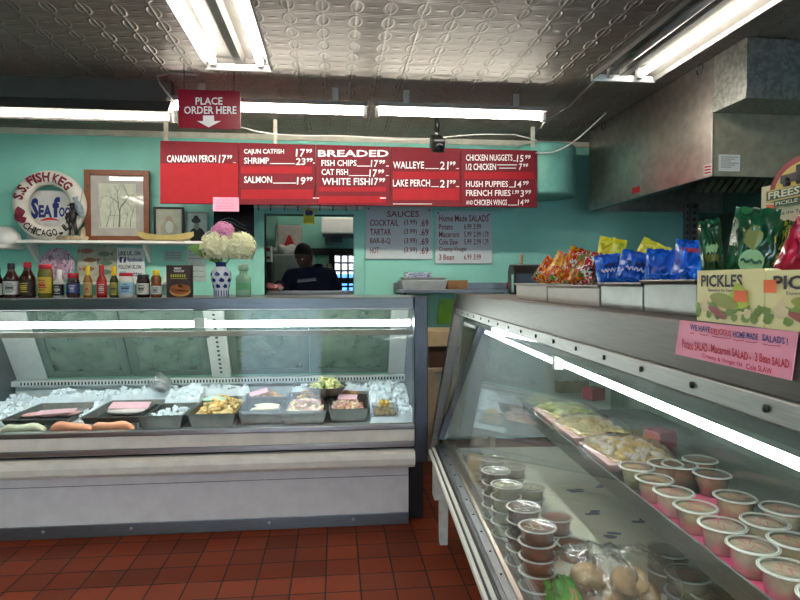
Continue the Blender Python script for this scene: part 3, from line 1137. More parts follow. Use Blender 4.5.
def picture(name, label, x0, y0, x1, y1, Y, fw, framemat, matmat, picmat, fwm=0, draw=None, zbase=None, lean=.03):
    q0, q1 = PY(x0, y1, Y), PY(x1, y0, Y)
    zb = zbase if zbase is not None else q0.z
    t = thing(name, label, 'picture', ((q0.x + q1.x) / 2, Y, zb))
    b = MB()
    X0, X1, Z0, Z1 = q0.x, q1.x, zb, q1.z
    for a in ((X0, X0 + fw, Z0, Z1), (X1 - fw, X1, Z0, Z1), (X0 + fw, X1 - fw, Z0, Z0 + fw), (X0 + fw, X1 - fw, Z1 - fw, Z1)):
        b.box(a[0], a[1], Y, Y + .03, a[2], a[3])
    b.build('frame', framemat, t, True, bev=.005)
    if fwm:
        MB().box(X0 + fw, X1 - fw, Y + .016, Y + .026, Z0 + fw, Z1 - fw).build('mount', matmat, t, True)
    i = fw + fwm
    MB().box(X0 + i, X1 - i, Y + .012, Y + .0158, Z0 + i, Z1 - i).build('print', picmat, t, True)
    g = lambda a, c: Vector((X0 + i + (X1 - X0 - 2 * i) * a, Y + .0105, Z0 + i + (Z1 - Z0 - 2 * i) * c))
    if draw:
        b, mm = draw(g)
        b.build('drawing', mm, t, True)
    MB().box(X0 + fw, X1 - fw, Y + .006, Y + .009, Z0 + fw, Z1 - fw).build('pane', GLASS, t, True)
    return t


def tree_draw(g):
    b = MB()
    rr = random.Random(3)

    def branch(x, y, a, L_, w, d):
        pts = [(x, y)]
        for i in range(6):
            a += rr.uniform(-.25, .25)
            x += cos(a) * L_ / 6
            y += sin(a) * L_ / 6
            if not (0 < x < 1 and 0 < y < 1):
                break
            pts.append((x, y))
        if len(pts) > 1:
            ribbon(b, pts, [w * (1 - .5 * i / len(pts)) for i in range(len(pts))], g)
        if d > 0:
            for s_ in (-1, 1):
                i = rr.randrange(len(pts) // 2, len(pts))
                branch(pts[i][0], pts[i][1], a + s_ * rr.uniform(.3, .8), L_ * .68, w * .6, d - 1)
    for x, w, L_ in ((.55, .05, .5), (.2, .018, .42), (.85, .02, .45), (.38, .014, .4), (.05, .014, .5), (.7, .012, .4)):
        branch(x, .02, 1.57 + rr.uniform(-.1, .1), L_, w, 4)
    return b, pm('sepia_ink', (120, 112, 92), .6)


def lift(g, k):
    return lambda u, v: g(u, v) + Vector((0, -.0005 * k, 0))


def portrait_draw(pale):
    def d(g):
        b = MB()
        if pale:
            disc(b, lift(g, 0), (.5, .35), .34, .3, 0)
            disc(b, lift(g, 1), (.5, .62), .15, .17, 1)
            disc(b, lift(g, 2), (.52, .42), .16, .2, 2)
            return b, [pm('pale_smock', (188, 178, 160), .6), pm('pale_face', (196, 166, 140), .6), pm('white_beard', (226, 222, 212), .6)]
        disc(b, lift(g, 0), (.5, .2), .42, .3, 0)
        disc(b, lift(g, 1), (.48, .55), .13, .16, 1)
        disc(b, lift(g, 2), (.45, .74), .24, .1, 0)
        disc(b, lift(g, 3), (.45, .82), .14, .1, 0)
        return b, [pm('photo_black', (26, 26, 30), .5), pm('photo_grey', (140, 130, 126), .5)]
    return d


picture('framed_picture', 'wood-framed line drawing of bare trees beside the life ring', 84.5, 170.4, 148.7, 239, 4.99, .045, WOOD, pm('mauve_mount', (198, 184, 178), .7), pm('ivory_print', (222, 216, 198), .6), .062, tree_draw, sz)
picture('framed_portrait', 'small black-framed pale portrait behind the yellow boat', 153.5, 207, 183.5, 238, 5.02, .018, BLACK, None, pm('beige_print', (206, 198, 180), .6), 0, portrait_draw(True), sz)
picture('framed_photograph', 'small thin-framed photograph of a figure in a dark hat at the shelf end', 186, 212, 207.5, 239, 5.02, .01, pm('silver_frame', (150, 152, 150), .3, metal=.5), None, pm('light_photo', (176, 186, 184), .5), 0, portrait_draw(False), sz)
# model boat
t = thing('model_boat', 'yellow wooden model boat in front of the small portraits', 'model boat', (PY(166, 241, 4.9).x, 4.9, sz))
L2 = (PY(194, 236, 4.9).x - PY(138, 236, 4.9).x) / 2
b = MB()
n = 16
vs = []
fs = []
for i in range(n + 1):
    s_ = -1 + 2 * i / n
    w = .05 * (1 - abs(s_) ** 2.5) + .001
    sheer = .045 + .035 * s_ * s_
    keel = .012 * abs(s_) ** 3 + .03 * abs(s_) ** 6
    for y, z in ((-w, sheer), (-w * .7, keel + .008), (0, keel), (w * .7, keel + .008), (w, sheer), (w * .85, sheer), (0, keel + .018), (-w * .85, sheer)):
        vs.append((s_ * L2, y, z))
for i in range(n):
    for j in range(8):
        j2 = (j + 1) % 8
        fs.append((i * 8 + j, (i + 1) * 8 + j, (i + 1) * 8 + j2, i * 8 + j2))
b.add(vs, fs, 0, False)
BOAT = pm('yellow_boat_paint', (206, 184, 116), .5)
b.build('hull', BOAT, t)
for s_ in (-.45, 0, .45):
    MB().box(s_ * L2 - .012, s_ * L2 + .012, -.045, .045, .04, .046).build('thwart', BOAT, t)
# white bowl on a ledge at far left
b = MB()
q = PY(2, 245, 4.95)
tag(MB().box(q.x - .25, PY(15, 245, 4.95).x, 4.85, YB, q.z - .03, q.z).build('wall_ledge', WHITE, bev=.004), 'short white ledge at the left end of the picture shelf', 'shelf')
b = MB().lathe([(.125, 0), (.13, .03), (.12, .08), (.09, .125), (.05, .145), (0, .15)], 28)
tag(b.build('upturned_bowl', pm('white_ceramic', (214, 216, 210), .35), loc=(PY(1, 240, 4.95).x, 4.97, q.z)), 'upturned white bowl at the far left beside the life ring', 'bowl')

# lower shelf, plate, tile, social sign
sz2 = PY(90, 282, 4.95).z
b = MB().box(PY(-20, 282, 4.95).x, PY(165, 282, 4.95).x, 4.93, YB, sz2 - .02, sz2)
tag(b.build('display_ledge', WHITE, bev=.003), 'low white ledge under the picture shelf, behind the bottles', 'shelf')
q = PY(57, 267, 5.03)
t = thing('decorative_plate', 'round mauve decorative plate leaning on the wall behind bottles', 'plate', (q.x, 5.03, sz2))
M = Matrix.Translation((q.x, 5.045, sz2 + .135)) @ Matrix.Rotation(radians(82), 4, 'X')
MB().lathe([(0, .0), (.08, 0), (.125, .016), (.135, .02), (.132, .024), (.08, .008), (0, .008)], 32, 0, M).build('plate', print_mat('plate_glaze', ((150, 120, 140), (206, 184, 196), (176, 148, 168), (120, 96, 120)), 7, .3), t, True)
b = MB()
for a in range(6):
    b.ball(M @ Vector((.06 * cos(a * 1.05), .06 * sin(a * 1.05), .012)), .016, sc=(1, .3, 1))
b.build('painted_flower', pm('mauve_flower', (190, 150, 176), .4), t, True)
t = thing('ceramic_tile', 'square tile painted with swimming fish behind the hot sauces', 'tile', (PY(96, 280, 5.05).x, 5.05, sz2))
b = MB()
q0, q1 = PY(77.5, 280, 5.05), PY(116, 246, 5.05)
b.box(q0.x, q1.x, 5.05, 5.07, sz2, q1.z)
b.build('slab', pm('tile_glaze', (168, 168, 150), .3, var=.2, scale=25), t, True, bev=.003)
b = MB()
f = pxf(5.048)
for i, (px, py, s_) in enumerate(((87, 251, 1), (104, 254, -1), (90, 260, -1), (106, 263, 1), (88, 269, 1), (105, 272, -1))):
    n = 8
    up = [(px + s_ * (-7 + 14 * i_ / n), py + 2.6 * sin(pi * i_ / n) ** .8) for i_ in range(n + 1)]
    dn = [(p[0], 2 * py - p[1]) for p in up]
    b.add([f(*p) for p in up] + [f(*p) for p in dn], [(k, k + 1, n + 2 + k, n + 1 + k) for k in range(n)], i % 2)
    b.add([f(px - s_ * 6, py), f(px - s_ * 9, py - 2.5), f(px - s_ * 9, py + 2.5)], [(0, 1, 2)], i % 2)
b.build('fish_painting', [pm('tile_fish_brown', (150, 100, 84), .4), pm('tile_fish_green', (92, 112, 96), .4)], t, True)
t = thing('social_media_sign', 'white sign asking for facebook and twitter follows behind the mayonnaise', 'sign', (PY(130, 280, 5.04).x, 5.04, sz2))
b = MB()
q0, q1 = PY(117, 280, 5.04), PY(144.5, 248, 5.04)
b.box(q0.x, q1.x, 5.04, 5.052, sz2, q1.z)
b.build('panel', pm('pale_sign', (206, 212, 212), .4, var=.02), t, True, bev=.002)
b = MB()
f = pxf(5.0385)
put(b, 'LIKE US...ON', f, (118.5, 255.5, 140.5, 251.2), 0, bold=.03)
put(b, 'facebook', f, (127.5, 262, 142.5, 257), 1, bold=.015)
put(b, 'FOLLOW US..ON', f, (118.5, 269, 141, 265), 0, bold=.03)
put(b, 'twitter', f, (127.5, 276.5, 142, 271.5), 1, bold=.015)
rect(b, f, (119.5, 262.5, 126, 257), 1)
rect(b, f, (119.5, 277, 126, 271.5), 2)
put(b, 'f', pxf(5.037), (121.5, 262.3, 124.5, 257.6), 3, bold=.03)
put(b, 't', pxf(5.037), (121.5, 276.5, 124.5, 272.2), 3, bold=.03)
b.build('lettering', [INKK, pm('navy_ink', (28, 44, 112), .4), pm('sky_ink', (90, 160, 200), .5), INKW], t, True)
# wall notes
for x0, y0, x1, y1, m, lab in ((163.5, 250, 182.5, 261, 'bluish', 'small bluish notice on the wall above the pancake box'), (187, 248.5, 204, 262, 'pale', 'upper white notice on the wall left of the flowers'),
                               (185.5, 262.5, 206, 281.5, 'grey', 'lower grey notice on the wall left of the flowers'), (164, 272, 184, 292, 'ivory', 'ivory notice on the wall behind the pancake box')):
    t = thing('wall_notice', lab, 'notice', PY((x0 + x1) / 2, y1, YB), group='notices on the teal wall')
    b = MB()
    pxbox(b, x0, y0, x1, y1, YB - .006, YB - .001)
    b.build('sheet', pm('notice_' + m, {'bluish': (160, 184, 184), 'pale': (196, 204, 200), 'grey': (170, 184, 180), 'ivory': (206, 206, 190)}[m], .6), t, True)
    b = MB()
    for k in range(3):
        y = y0 + 3 + k * (y1 - y0 - 5) / 2.5
        ribbon(b, [(x0 + 2 + i * (x1 - x0 - 4) / 8, y + .4 * sin(i * 2 + k)) for i in range(9)], .6, pxf(YB - .0075))
    b.build('print', pm('grey_ink', (110, 104, 104), .5), t, True)

# ================================================================ BACK RIGHT COUNTER
zc = PY(455, 289.5, 4.75).z
x0, x1 = PY(398, 289, 4.75).x, PY(560, 289, 4.75).x
t = thing('wall_counter', 'narrow steel shelf counter along the back wall under the price boards', 'counter', ((x0 + x1) / 2, 4.9, zc - .03))
MB().box(x0, x1, 4.75, YB, zc - .03, zc).build('top', STEELD, t, True, bev=.004)
MB().box(x0, x1, YB - .02, YB, zc, zc + .055).build('upstand', STEELD, t, True)
for px in (404, 500):
    x = PY(px, 292, 4.9).x
    MB().prism([(4.8, zc - .03), (YB, zc - .03), (YB, zc - .25)], 'x', x - .012, x + .012).build('bracket', DARK, t, True)
for i, (a, c, y0, y1, lab) in enumerate(((401, 448, 280.5, 288.5, 'lower'), (403, 447, 277.5, 280.5, 'upper'))):
    b = MB()
    q0, q1 = PY(a, y1, 4.78), PY(c, y0, 4.78)
    z0 = zc if i == 0 else zc + .075
    z1 = zc + (.073 if i == 0 else .1)
    b.hexa([(q0.x + .02, 4.8, z0), (q1.x - .02, 4.8, z0), (q1.x - .02, 5.05, z0), (q0.x + .02, 5.05, z0), (q0.x, 4.78, z1), (q1.x, 4.78, z1), (q1.x, 5.07, z1), (q0.x, 5.07, z1)])
    tag(b.build('plastic_tray', pm('grey_tray', (178, 182, 182), .4), bev=.005), 'pale grey tray, %s of the two stacked on the wall counter' % lab, 'tray', 'trays on the wall counter')
b = MB()
pxbox(b, 405, 272.5, 432, 277.4, 4.85, 4.98)
tag(b.build('wrap_box', print_mat('wrap_print', ((90, 110, 160), (200, 204, 210), (70, 80, 120)), 4), bev=.003), 'blue and white wrap box lying on the stacked grey trays', 'box')
b = MB()
q0, q1 = PY(447.5, 289, 4.85), PY(468, 280.5, 4.85)
b.box(q0.x, q1.x, 4.85, 5.05, zc, zc + .075)
tag(b.build('cardboard_box', CARD, bev=.004), 'small brown cardboard box on the wall counter', 'box')
b = MB()
q = PY(511, 289, 4.8)
b.lathe([(.02, 0), (.026, .02), (.026, .05), (.012, .065), (.012, .08), (0, .082)], 12)
tag(b.build('red_bottle', pm('red_plastic', (178, 40, 40), .4), loc=(q.x, 4.85, zc)), 'small red bottle at the end of the wall counter', 'bottle')
b = MB()
q0, q1 = PY(437.5, 324, YB - .03), PY(456, 298.5, YB - .03)
b.hexa([(q0.x, YB - .03, q0.z), (q1.x, YB - .03, q0.z), (q1.x, YB - .005, q0.z), (q0.x, YB - .005, q0.z), (q0.x + .02, YB - .03, q1.z), (q1.x - .01, YB - .03, q1.z), (q1.x - .01, YB - .005, q1.z), (q0.x + .02, YB - .005, q1.z)])
tag(b.build('green_bag', pm('lime_bag', (140, 196, 50), .4, bump=.2), bev=.005), 'lime green bag hanging under the wall counter between the cases', 'bag')
# shelves of cartons between the cases
xa, xb = PY(428, 350, 4.5).x, PY(496, 350, 4.5).x
zt1 = PY(440, 368, 4.5).z
t = thing('wooden_stand', 'pale wooden stand behind the gap between the two cases', 'stand', ((xa + xb) / 2, 4.7, 0))
b = MB().box(xa, xb, 4.5, 4.95, zt1 - .03, zt1)
b.build('top', pm('pale_wood', (186, 166, 136), .6), t, True, bev=.003)
for x in (xa, xb - .05):
    for y in (4.5, 4.9):
        MB().box(x, x + .05, y, y + .05, 0, zt1 - .03).build('leg', pm('pale_wood', (186, 166, 136), .6), t, True)
MB().box(xa + .05, xb - .05, 4.52, 4.54, .2, zt1 - .03).build('panel', pm('cream_panel', (190, 182, 164), .6), t, True)
h = PY(440, 346.5, 4.52).z - zt1
tag(MB().box(xa + .01, xa + .3, 4.52, 4.9, zt1, zt1 + h).build('brown_carton', pm('brown_carton', (84, 60, 44), .7), bev=.004), 'dark brown carton on the wooden stand between the cases', 'carton')
zz = zt1 + h
h2 = PY(440, 331, 4.52).z - zz
tag(MB().box(xa, xa + .32, 4.5, 4.9, zz, zz + h2).build('tan_carton', pm('tan_carton', (200, 176, 140), .7), bev=.004), 'tan carton with a pale top stacked on the dark brown carton', 'carton')
b = MB().lathe([(.05, 0), (.07, .02), (.07, .12), (.05, .15), (0, .155)], 16)
tag(b.build('black_canister', BLACK, loc=(xa + .4, 4.6, zt1)), 'black canister on the wooden stand between the cases', 'canister')

# ================================================================ STEEL HOOD
hf, hft, hn = PY(587, 211, 4.7), PY(587, 131, 4.7), PZ(714, 176, PY(587, 211, 4.7).z)
hx, hz, hy0, hy1 = (hf.x + hn.x) / 2, hf.z, hn.y, 4.7
t = thing('exhaust_hood', 'large stainless exhaust hood over the cooking corner at the right', 'hood', ((hx + XR) / 2, (hy0 + hy1) / 2, hz))
MB().box(hx, hx + .012, hy0, hy1, hz, ZC - .005).build('side_panel', HOODS, t, True, bev=.003)
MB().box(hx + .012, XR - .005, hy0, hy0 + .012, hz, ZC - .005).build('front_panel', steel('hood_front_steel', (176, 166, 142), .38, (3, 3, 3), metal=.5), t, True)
MB().box(hx + .012, XR - .005, hy1 - .012, hy1, hz, ZC - .005).build('rear_panel', HOODS, t, True)
b = MB()
b.box(hx + .012, hx + .07, hy0 + .012, hy1 - .012, hz + .0, hz + .006).box(hx + .07, XR - .01, hy0 + .012, hy0 + .07, hz, hz + .006).box(hx + .012, XR - .01, hy0 + .012, hy1 - .012, hz + .42, hz + .43)
b.build('gutter', DARK, t, True)
b = MB()
HOODD = pm('dark_hood_steel', (58, 56, 52), .45, metal=.7, var=.3)  # dark mottled steel for the inner plate
for i in range(18):
    x = hx + .16 + i * .05
    M = Matrix.Translation((x, hy0 + .22, hz + .10)) @ Matrix.Rotation(radians(-38), 4, 'X')
    b.box(-.016, .016, -.2, .2, -.012, .012, 0, M)
b.build('filter', pm('baffle_steel', (120, 116, 104), .4, metal=.8, var=.3), t, True)
MB().box(hx + .1, XR - .03, hy0 + .40, hy1 - .1, hz + .2, hz + .22).build('inner_plate', HOODD, t, True)
b = MB()
q = PY(729, 163, hy0)
b.box(q.x - .062, q.x + .062, hy0 - .003, hy0 - .0005, q.z - .045, q.z + .045)
b.build('notice', PAPER, t, True)['label'] = 'white notice sticker'
b = MB()
for k in range(6):
    b.box(q.x - .05, q.x + .05 - .02 * (k % 3), hy0 - .0045, hy0 - .0035, q.z + .03 - k * .011, q.z + .033 - k * .011)
b.build('notice_print', pm('grey_ink', (110, 104, 104), .5), t, True)


def RX(px, py, X):
    r = ray(px, py)
    p = r * (X / r.x)
    p.z += H
    return p


for nm, x0, y0, x1, y1, m in (('warning_sticker', 703.5, 165, 712, 176, PAPER), ('red_sticker', 632, 188, 640, 194, pm('red_print', (200, 40, 44), .5))):
    b = MB()
    b.quad(RX(x0, y1, hx - .001), RX(x1, y1 - 2, hx - .001), RX(x1, y0 - 2, hx - .001), RX(x0, y0, hx - .001))
    if nm == 'warning_sticker':
        for k in range(3):
            b.quad(RX(x0 + 1, y0 + 3 + k * 3, hx - .002), RX(x1 - 1, y0 + 2 + k * 3, hx - .002), RX(x1 - 1, y0 + .5 + k * 3, hx - .002), RX(x0 + 1, y0 + 1.5 + k * 3, hx - .002), 1)
    b.build(nm, [m, pm('red_print', (200, 40, 44), .5)], t, True)
b = MB()
for px, py in ((702, 52), (605, 112)):
    q = RX(px, py, hx + .006)
    b.tube([(q.x, q.y, hz + .63), (q.x, q.y, ZC)], .006)
    b.tube([(q.x - .012, q.y + .03 * cos(a), ZC - .03 + .03 * sin(a)) for a in [i * pi / 5 for i in range(11)]], .004, 6)
b.build('hanger', STEELD, t, True)
# galvanised duct in front of the hood
d0, d1 = PY(717, 113, hy0 - .002), PZ(755, 98, PY(717, 113, hy0).z)
t = thing('duct_box', 'galvanised duct box fixed to the front of the steel hood under the ceiling', 'duct', (2.65, hy0 - .15, d0.z))
MB().box(hx - .0, XR - .01, d1.y, hy0 - .003, d0.z, ZC - .004).build('box', GALV, t, True, bev=.002)
b = MB()
b.box(hx - .006, hx, d1.y - .004, hy0 - .004, d0.z - .002, d0.z + .025)
b.box(hx - .006, XR - .01, d1.y - .006, d1.y, d0.z - .002, d0.z + .02)
b.build('flange', GALV, t, True)
# slotted uprights under the hood
for px, lab in ((685.5, 'thinner'), (692.5, 'thicker')):
    q0, q1 = PY(px, 290, 4.2), PY(px, 206, 4.2)
    w = .018 if px < 690 else .032
    b = MB().box(-w, w, -.012, .012, 0, 1.945)
    for k in range(40):
        b.box(-w * .35, w * .35, -.0135, -.0122, .04 + k * .048, .065 + k * .048, 1)
    tag(b.build('slotted_upright', [pm('dull_upright', (96, 96, 92), .5, metal=.6), BLACK], loc=(q0.x, 4.2, 0)), '%s slotted steel upright beside the dark cabinet under the hood' % lab, 'upright')
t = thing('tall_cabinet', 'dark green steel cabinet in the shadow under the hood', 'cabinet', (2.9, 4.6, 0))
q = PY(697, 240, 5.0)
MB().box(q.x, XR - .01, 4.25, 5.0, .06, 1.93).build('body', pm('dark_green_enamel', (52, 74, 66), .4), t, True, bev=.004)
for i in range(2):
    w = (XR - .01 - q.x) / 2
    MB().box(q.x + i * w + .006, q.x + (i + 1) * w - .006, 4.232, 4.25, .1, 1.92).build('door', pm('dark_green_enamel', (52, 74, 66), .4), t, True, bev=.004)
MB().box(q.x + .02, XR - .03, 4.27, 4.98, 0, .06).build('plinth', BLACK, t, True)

# ================================================================ SEAFOOD CASE (left)
cxl, cxr = -2.08, PY(427, 350, 3.35).x
cpl = PY(413.5, 350, 3.35).x
TOPZ = PY(300, 298, 3.34).z
t = SC = thing('seafood_case', 'long steel and glass refrigerated seafood case with ice bed, left', 'display case', ((cxl + cxr) / 2, 3.75, 0))
ENAM = pm('pale_enamel', (212, 200, 198), .35, var=.04)
IVORY = pm('ivory_bumper', (226, 214, 200), .4, var=.06)
INNER = pm('case_liner', (182, 188, 186), .35, metal=.1, var=.06)
MB().box(cxl, cxr, 3.37, 4.2, TOPZ - .016, TOPZ).build('top', STEELH, t, True, bev=.003)
MB().box(cxl, cpl, 3.335, 3.37, TOPZ - .062, TOPZ + .001).build('fascia', steel('dark_fascia_steel', (108, 110, 112), .34, stretch=(1, 60, 60)), t, True, bev=.004)
b = MB().prism([(3.325, .572), (3.331, .572), (3.366, TOPZ - .062), (3.360, TOPZ - .062)], 'x', cxl + .03, cpl)
b.build('front_glass', GLASS, t, True)
b = MB().prism([(3.30, .36), (3.40, .36), (3.42, TOPZ + .008), (3.325, TOPZ + .008)], 'x', cpl, cxr)
b.build('end_post', steel('post_steel', (78, 80, 86), .36, (20, 2, 2)), t, True, bev=.006)
MB().box(cpl + .03, cxr - .005, 3.42, 4.2, .42, TOPZ - .016).build('end_panel', STEELD, t, True)
MB().box(cxl, cxl + .03, 3.36, 4.2, .42, TOPZ - .016).build('end_panel', STEELD, t, True)
MB().box(cxl, cpl, 3.297, 3.345, .545, .575).build('trim_rail', STEELH, t, True, bev=.006)
MB().box(cxl, cpl, 3.303, 3.345, .478, .545).build('trim_band', IVORY, t, True, bev=.003)
MB().box(cxl, cpl, 3.297, 3.345, .447, .478).build('trim_rail', STEELH, t, True, bev=.006)
MB().box(cxl, cpl, 3.325, 3.345, .432, .447).build('gasket', BLACK, t, True)
MB().prism([(3.345, .432), (3.29, .432), (3.27, .42), (3.262, .39), (3.266, .355), (3.29, .335), (3.345, .335)], 'x', cxl, cpl).build('bumper', IVORY, t, True, bev=.004)
b = MB().box(cxl, cpl - .03, 3.335, 3.36, .068, .335)
b.build('base_panel', ENAM, t, True)
MB().box(cxl, cpl - .03, 3.333, 3.336, .275, .279).build('panel_seam', pm('seam_grey', (120, 120, 122), .5), t, True)
MB().box(cxl, cpl - .03, 3.325, 3.36, 0.001, .068).build('kick_plate', STEELD, t, True, bev=.003)
for px in (43, 131, 269, 353):
    q = PY(px, 533, 3.325)
    MB().lathe([(.009, 0), (.009, .003), (.004, .005), (0, .005)], 10, 0, Matrix.Translation((q.x, 3.325, .04)) @ Matrix.Rotation(pi / 2, 4, 'X')).build('screw', STEEL, t, True)
MB().box(cxl + .02, cxr - .01, 3.42, 4.2, .002, .42).build('plinth', DARK, t, True)
b = MB().box(cxl + .03, cpl + .03, 3.345, 4.2, .42, .50)
b.build('deck', INNER, t, True)
yb0, zb0, yb1, zb1 = 4.10, .755, 3.80, TOPZ - .02
MB().box(cxl + .03, cpl + .03, 4.08, 4.10, .50, .70).build('rear_liner', INNER, t, True)
b = MB().box(cxl + .03, cpl + .03, 4.03, 4.11, .70, .735)
for i in range(120):
    x = cxl + .09 + i * .0205
    b.box(x - .005, x + .005, 4.0285, 4.0295, .708, .727, 1)
b.build('air_grille', [INNER, BLACK], t, True)
DFR = pm('door_frame_green', (96, 112, 106), .4, metal=.3)


def bp(x, s_, off=0.0):
    n = Vector((0, zb0 - zb1, yb0 - yb1)).normalized()
    return Vector((x, yb0 + (yb1 - yb0) * s_, zb0 + (zb1 - zb0) * s_)) + Vector((0, n.y, -n.z)) * off


def slab(b, x0, x1, s0, s1, o0, o1, mi=0):
    b.hexa([bp(x0, s0, o0), bp(x1, s0, o0), bp(x1, s0, o1), bp(x0, s0, o1), bp(x0, s1, o0), bp(x1, s1, o0), bp(x1, s1, o1), bp(x0, s1, o1)], mi)


dxs = [PY(px, 375, 4.10).x for px in (48, 133, 213, 232, 310, 388)]
for a, c in ((0, 1), (1, 2), (3, 4), (4, 5)):
    x0, x1 = dxs[a] + .004, dxs[c] - .004
    b = MB()
    slab(b, x0, x0 + .05, 0, 1, .012, -.012)
    slab(b, x1 - .05, x1, 0, 1, .012, -.012)
    slab(b, x0 + .05, x1 - .05, 0, .07, .012, -.012)
    slab(b, x0 + .05, x1 - .05, .93, 1, .012, -.012)
    o = b.build('sliding_door', DFR, t, True)
    b = MB()
    slab(b, x0 + .05, x1 - .05, .07, .93, .003, -.003)
    pme = b.build('pane', FOG, o, False)
    pme.data.transform(Matrix.Translation(-PMX[t.name].translation))
b = MB()
slab(b, dxs[2], dxs[3], -.35, 1, .03, -.01)
slab(b, cxl + .03, dxs[0], -.12, 1, .012, -.012)
slab(b, dxs[5], cpl + .03, -.12, 1, .012, -.012)
for k in range(16):
    s_ = .05 + k * .06
    slab(b, (dxs[2] + dxs[3]) / 2 - .008, (dxs[2] + dxs[3]) / 2 + .008, s_, s_ + .025, .0315, .0305, 1)
b.build('rear_frame', [INNER, BLACK], t, True)
b = MB().prism([(3.375, TOPZ - .017), (3.375, TOPZ - .07), (3.379, TOPZ - .07), (3.385, TOPZ - .03), (3.60, TOPZ - .03), (3.60, TOPZ - .017)], 'x', cxl + .04, cpl)
b.build('lamp_canopy', pm('canopy_grey', (84, 92, 88), .4), t, True)
MB().box(cxl + .04, cpl, 3.43, 3.436, TOPZ - .215, TOPZ - .185).build('lamp_rail', pm('rail_cream', (180, 172, 156), .4), t, True)
ty = 3.47
for a, c in ((-90, 193), (207, 410)):
    q0, q1 = PY(a, 324, ty), PY(c, 323, ty)
    q0.x = max(q0.x, cxl + .08)
    MB().tube([(q0.x, ty, TOPZ - .148), (q1.x, ty, TOPZ - .148)], .018, 12).build('lamp_tube', TUBEC, t, True)
q = PY(200, 324, ty)
MB().box(q.x - .03, q.x + .03, ty - .018, ty + .03, TOPZ - .17, TOPZ - .115).build('lamp_socket', WHITE, t, True, bev=.004)
MB().box(q.x - .05, q.x + .05, ty - .02, ty + .03, TOPZ - .225, TOPZ - .2).build('clip', STEELD, t, True)

# ---------------------------------------------------------------- what lies in the seafood case
PANS = []        # (x0,x1,y0,y1,z base)


def sfpan(label, pf, pb, zr, h, name='steel_pan', mat=None, group='steel pans on the ice', flat=False, ys=None):
    # pf=(px left,px right,py) front rim, pb=py of the rear rim
    a, c = PZ(pf[0], pf[2], zr), PZ(pf[1], pf[2], zr)
    y0 = max(3.40, (a.y + c.y) / 2)
    y1 = min(4.0, PZ((pf[0] + pf[1]) / 2, pb, zr).y)
    if ys:
        y0, y1 = ys[0], max(ys[1], y1 if ys[1] > 3.5 else ys[1])
    x0, x1 = a.x, c.x
    zb = zr - h
    PANS.append((x0, x1, y0, y1, zb))
    w, d = x1 - x0, y1 - y0
    b = MB()
    T = .012 if flat else .02
    th = .0025
    o = [(-w / 2, -d / 2), (w / 2, -d / 2), (w / 2, d / 2), (-w / 2, d / 2)]

    def loop(ins, z):
        return [(x - copysign(ins, x), y - copysign(ins, y), z) for x, y in o]
    Ls = [loop(0, h - .004), loop(0, h), loop(.012, h), loop(.012 + T, th), loop(.012 + T - th, 0), loop(.009, h - .004)]
    vs = sum(Ls, [])
    fs = []
    for k in range(5):
        for i in range(4):
            fs.append((k * 4 + i, k * 4 + (i + 1) % 4, k * 4 + 4 + (i + 1) % 4, k * 4 + 4 + i))
    fs.append((12, 13, 14, 15))
    fs.append((16, 19, 18, 17))
    for i in range(4):
        fs.append((20 + i, 20 + (i + 1) % 4, (i + 1) % 4, i))
    b.add(vs, fs)
    o_ = b.build(name, mat or PAN, loc=((x0 + x1) / 2, (y0 + y1) / 2, zb), bev=.003)
    tag(o_, label, 'pan', group)
    return ((x0 + x1) / 2, (y0 + y1) / 2, zb + th, w - .05, d - .05, h)


def heap(name, label, cat, P_, mat, n, size, rise, kind='stuff', elong=1.0, nz=.35):
    # a mound of small pieces filling a pan, one uncountable mass
    x, y, z, w, d, h = P_
    b = MB()
    r_ = random.Random(hash(label) % 1000 if False else len(label) * 7 + n)
    b.hexa([(-w / 2 + .012, -d / 2 + .012, .001), (w / 2 - .012, -d / 2 + .012, .001), (w / 2 - .012, d / 2 - .012, .001), (-w / 2 + .012, d / 2 - .012, .001),
            (-w / 2 + .004, -d / 2 + .004, h * .6), (w / 2 - .004, -d / 2 + .004, h * .6), (w / 2 - .004, d / 2 - .004, h * .6), (-w / 2 + .004, d / 2 - .004, h * .6)])
    for i in range(n):
        u, v = r_.uniform(-1, 1), r_.uniform(-1, 1)
        zz = h * .62 + rise * max(0, (1 - u * u)) * max(0, (1 - v * v)) * r_.uniform(.75, 1.05)
        M = Matrix.Translation((u * (w / 2 - size), v * (d / 2 - size), zz)) @ Matrix.Rotation(r_.uniform(0, pi), 4, 'Z') @ Matrix.Rotation(r_.uniform(-.6, .6), 4, 'Y')
        b.ball((0, 0, 0), size * r_.uniform(.7, 1.15), 8, 5, 0 if not isinstance(mat, list) else r_.randrange(len(mat)), (elong, 1 / elong ** .3, .7), nz, 10, M)
    return tag(b.build(name, mat, loc=(x, y, z)), label, cat, kind=kind)


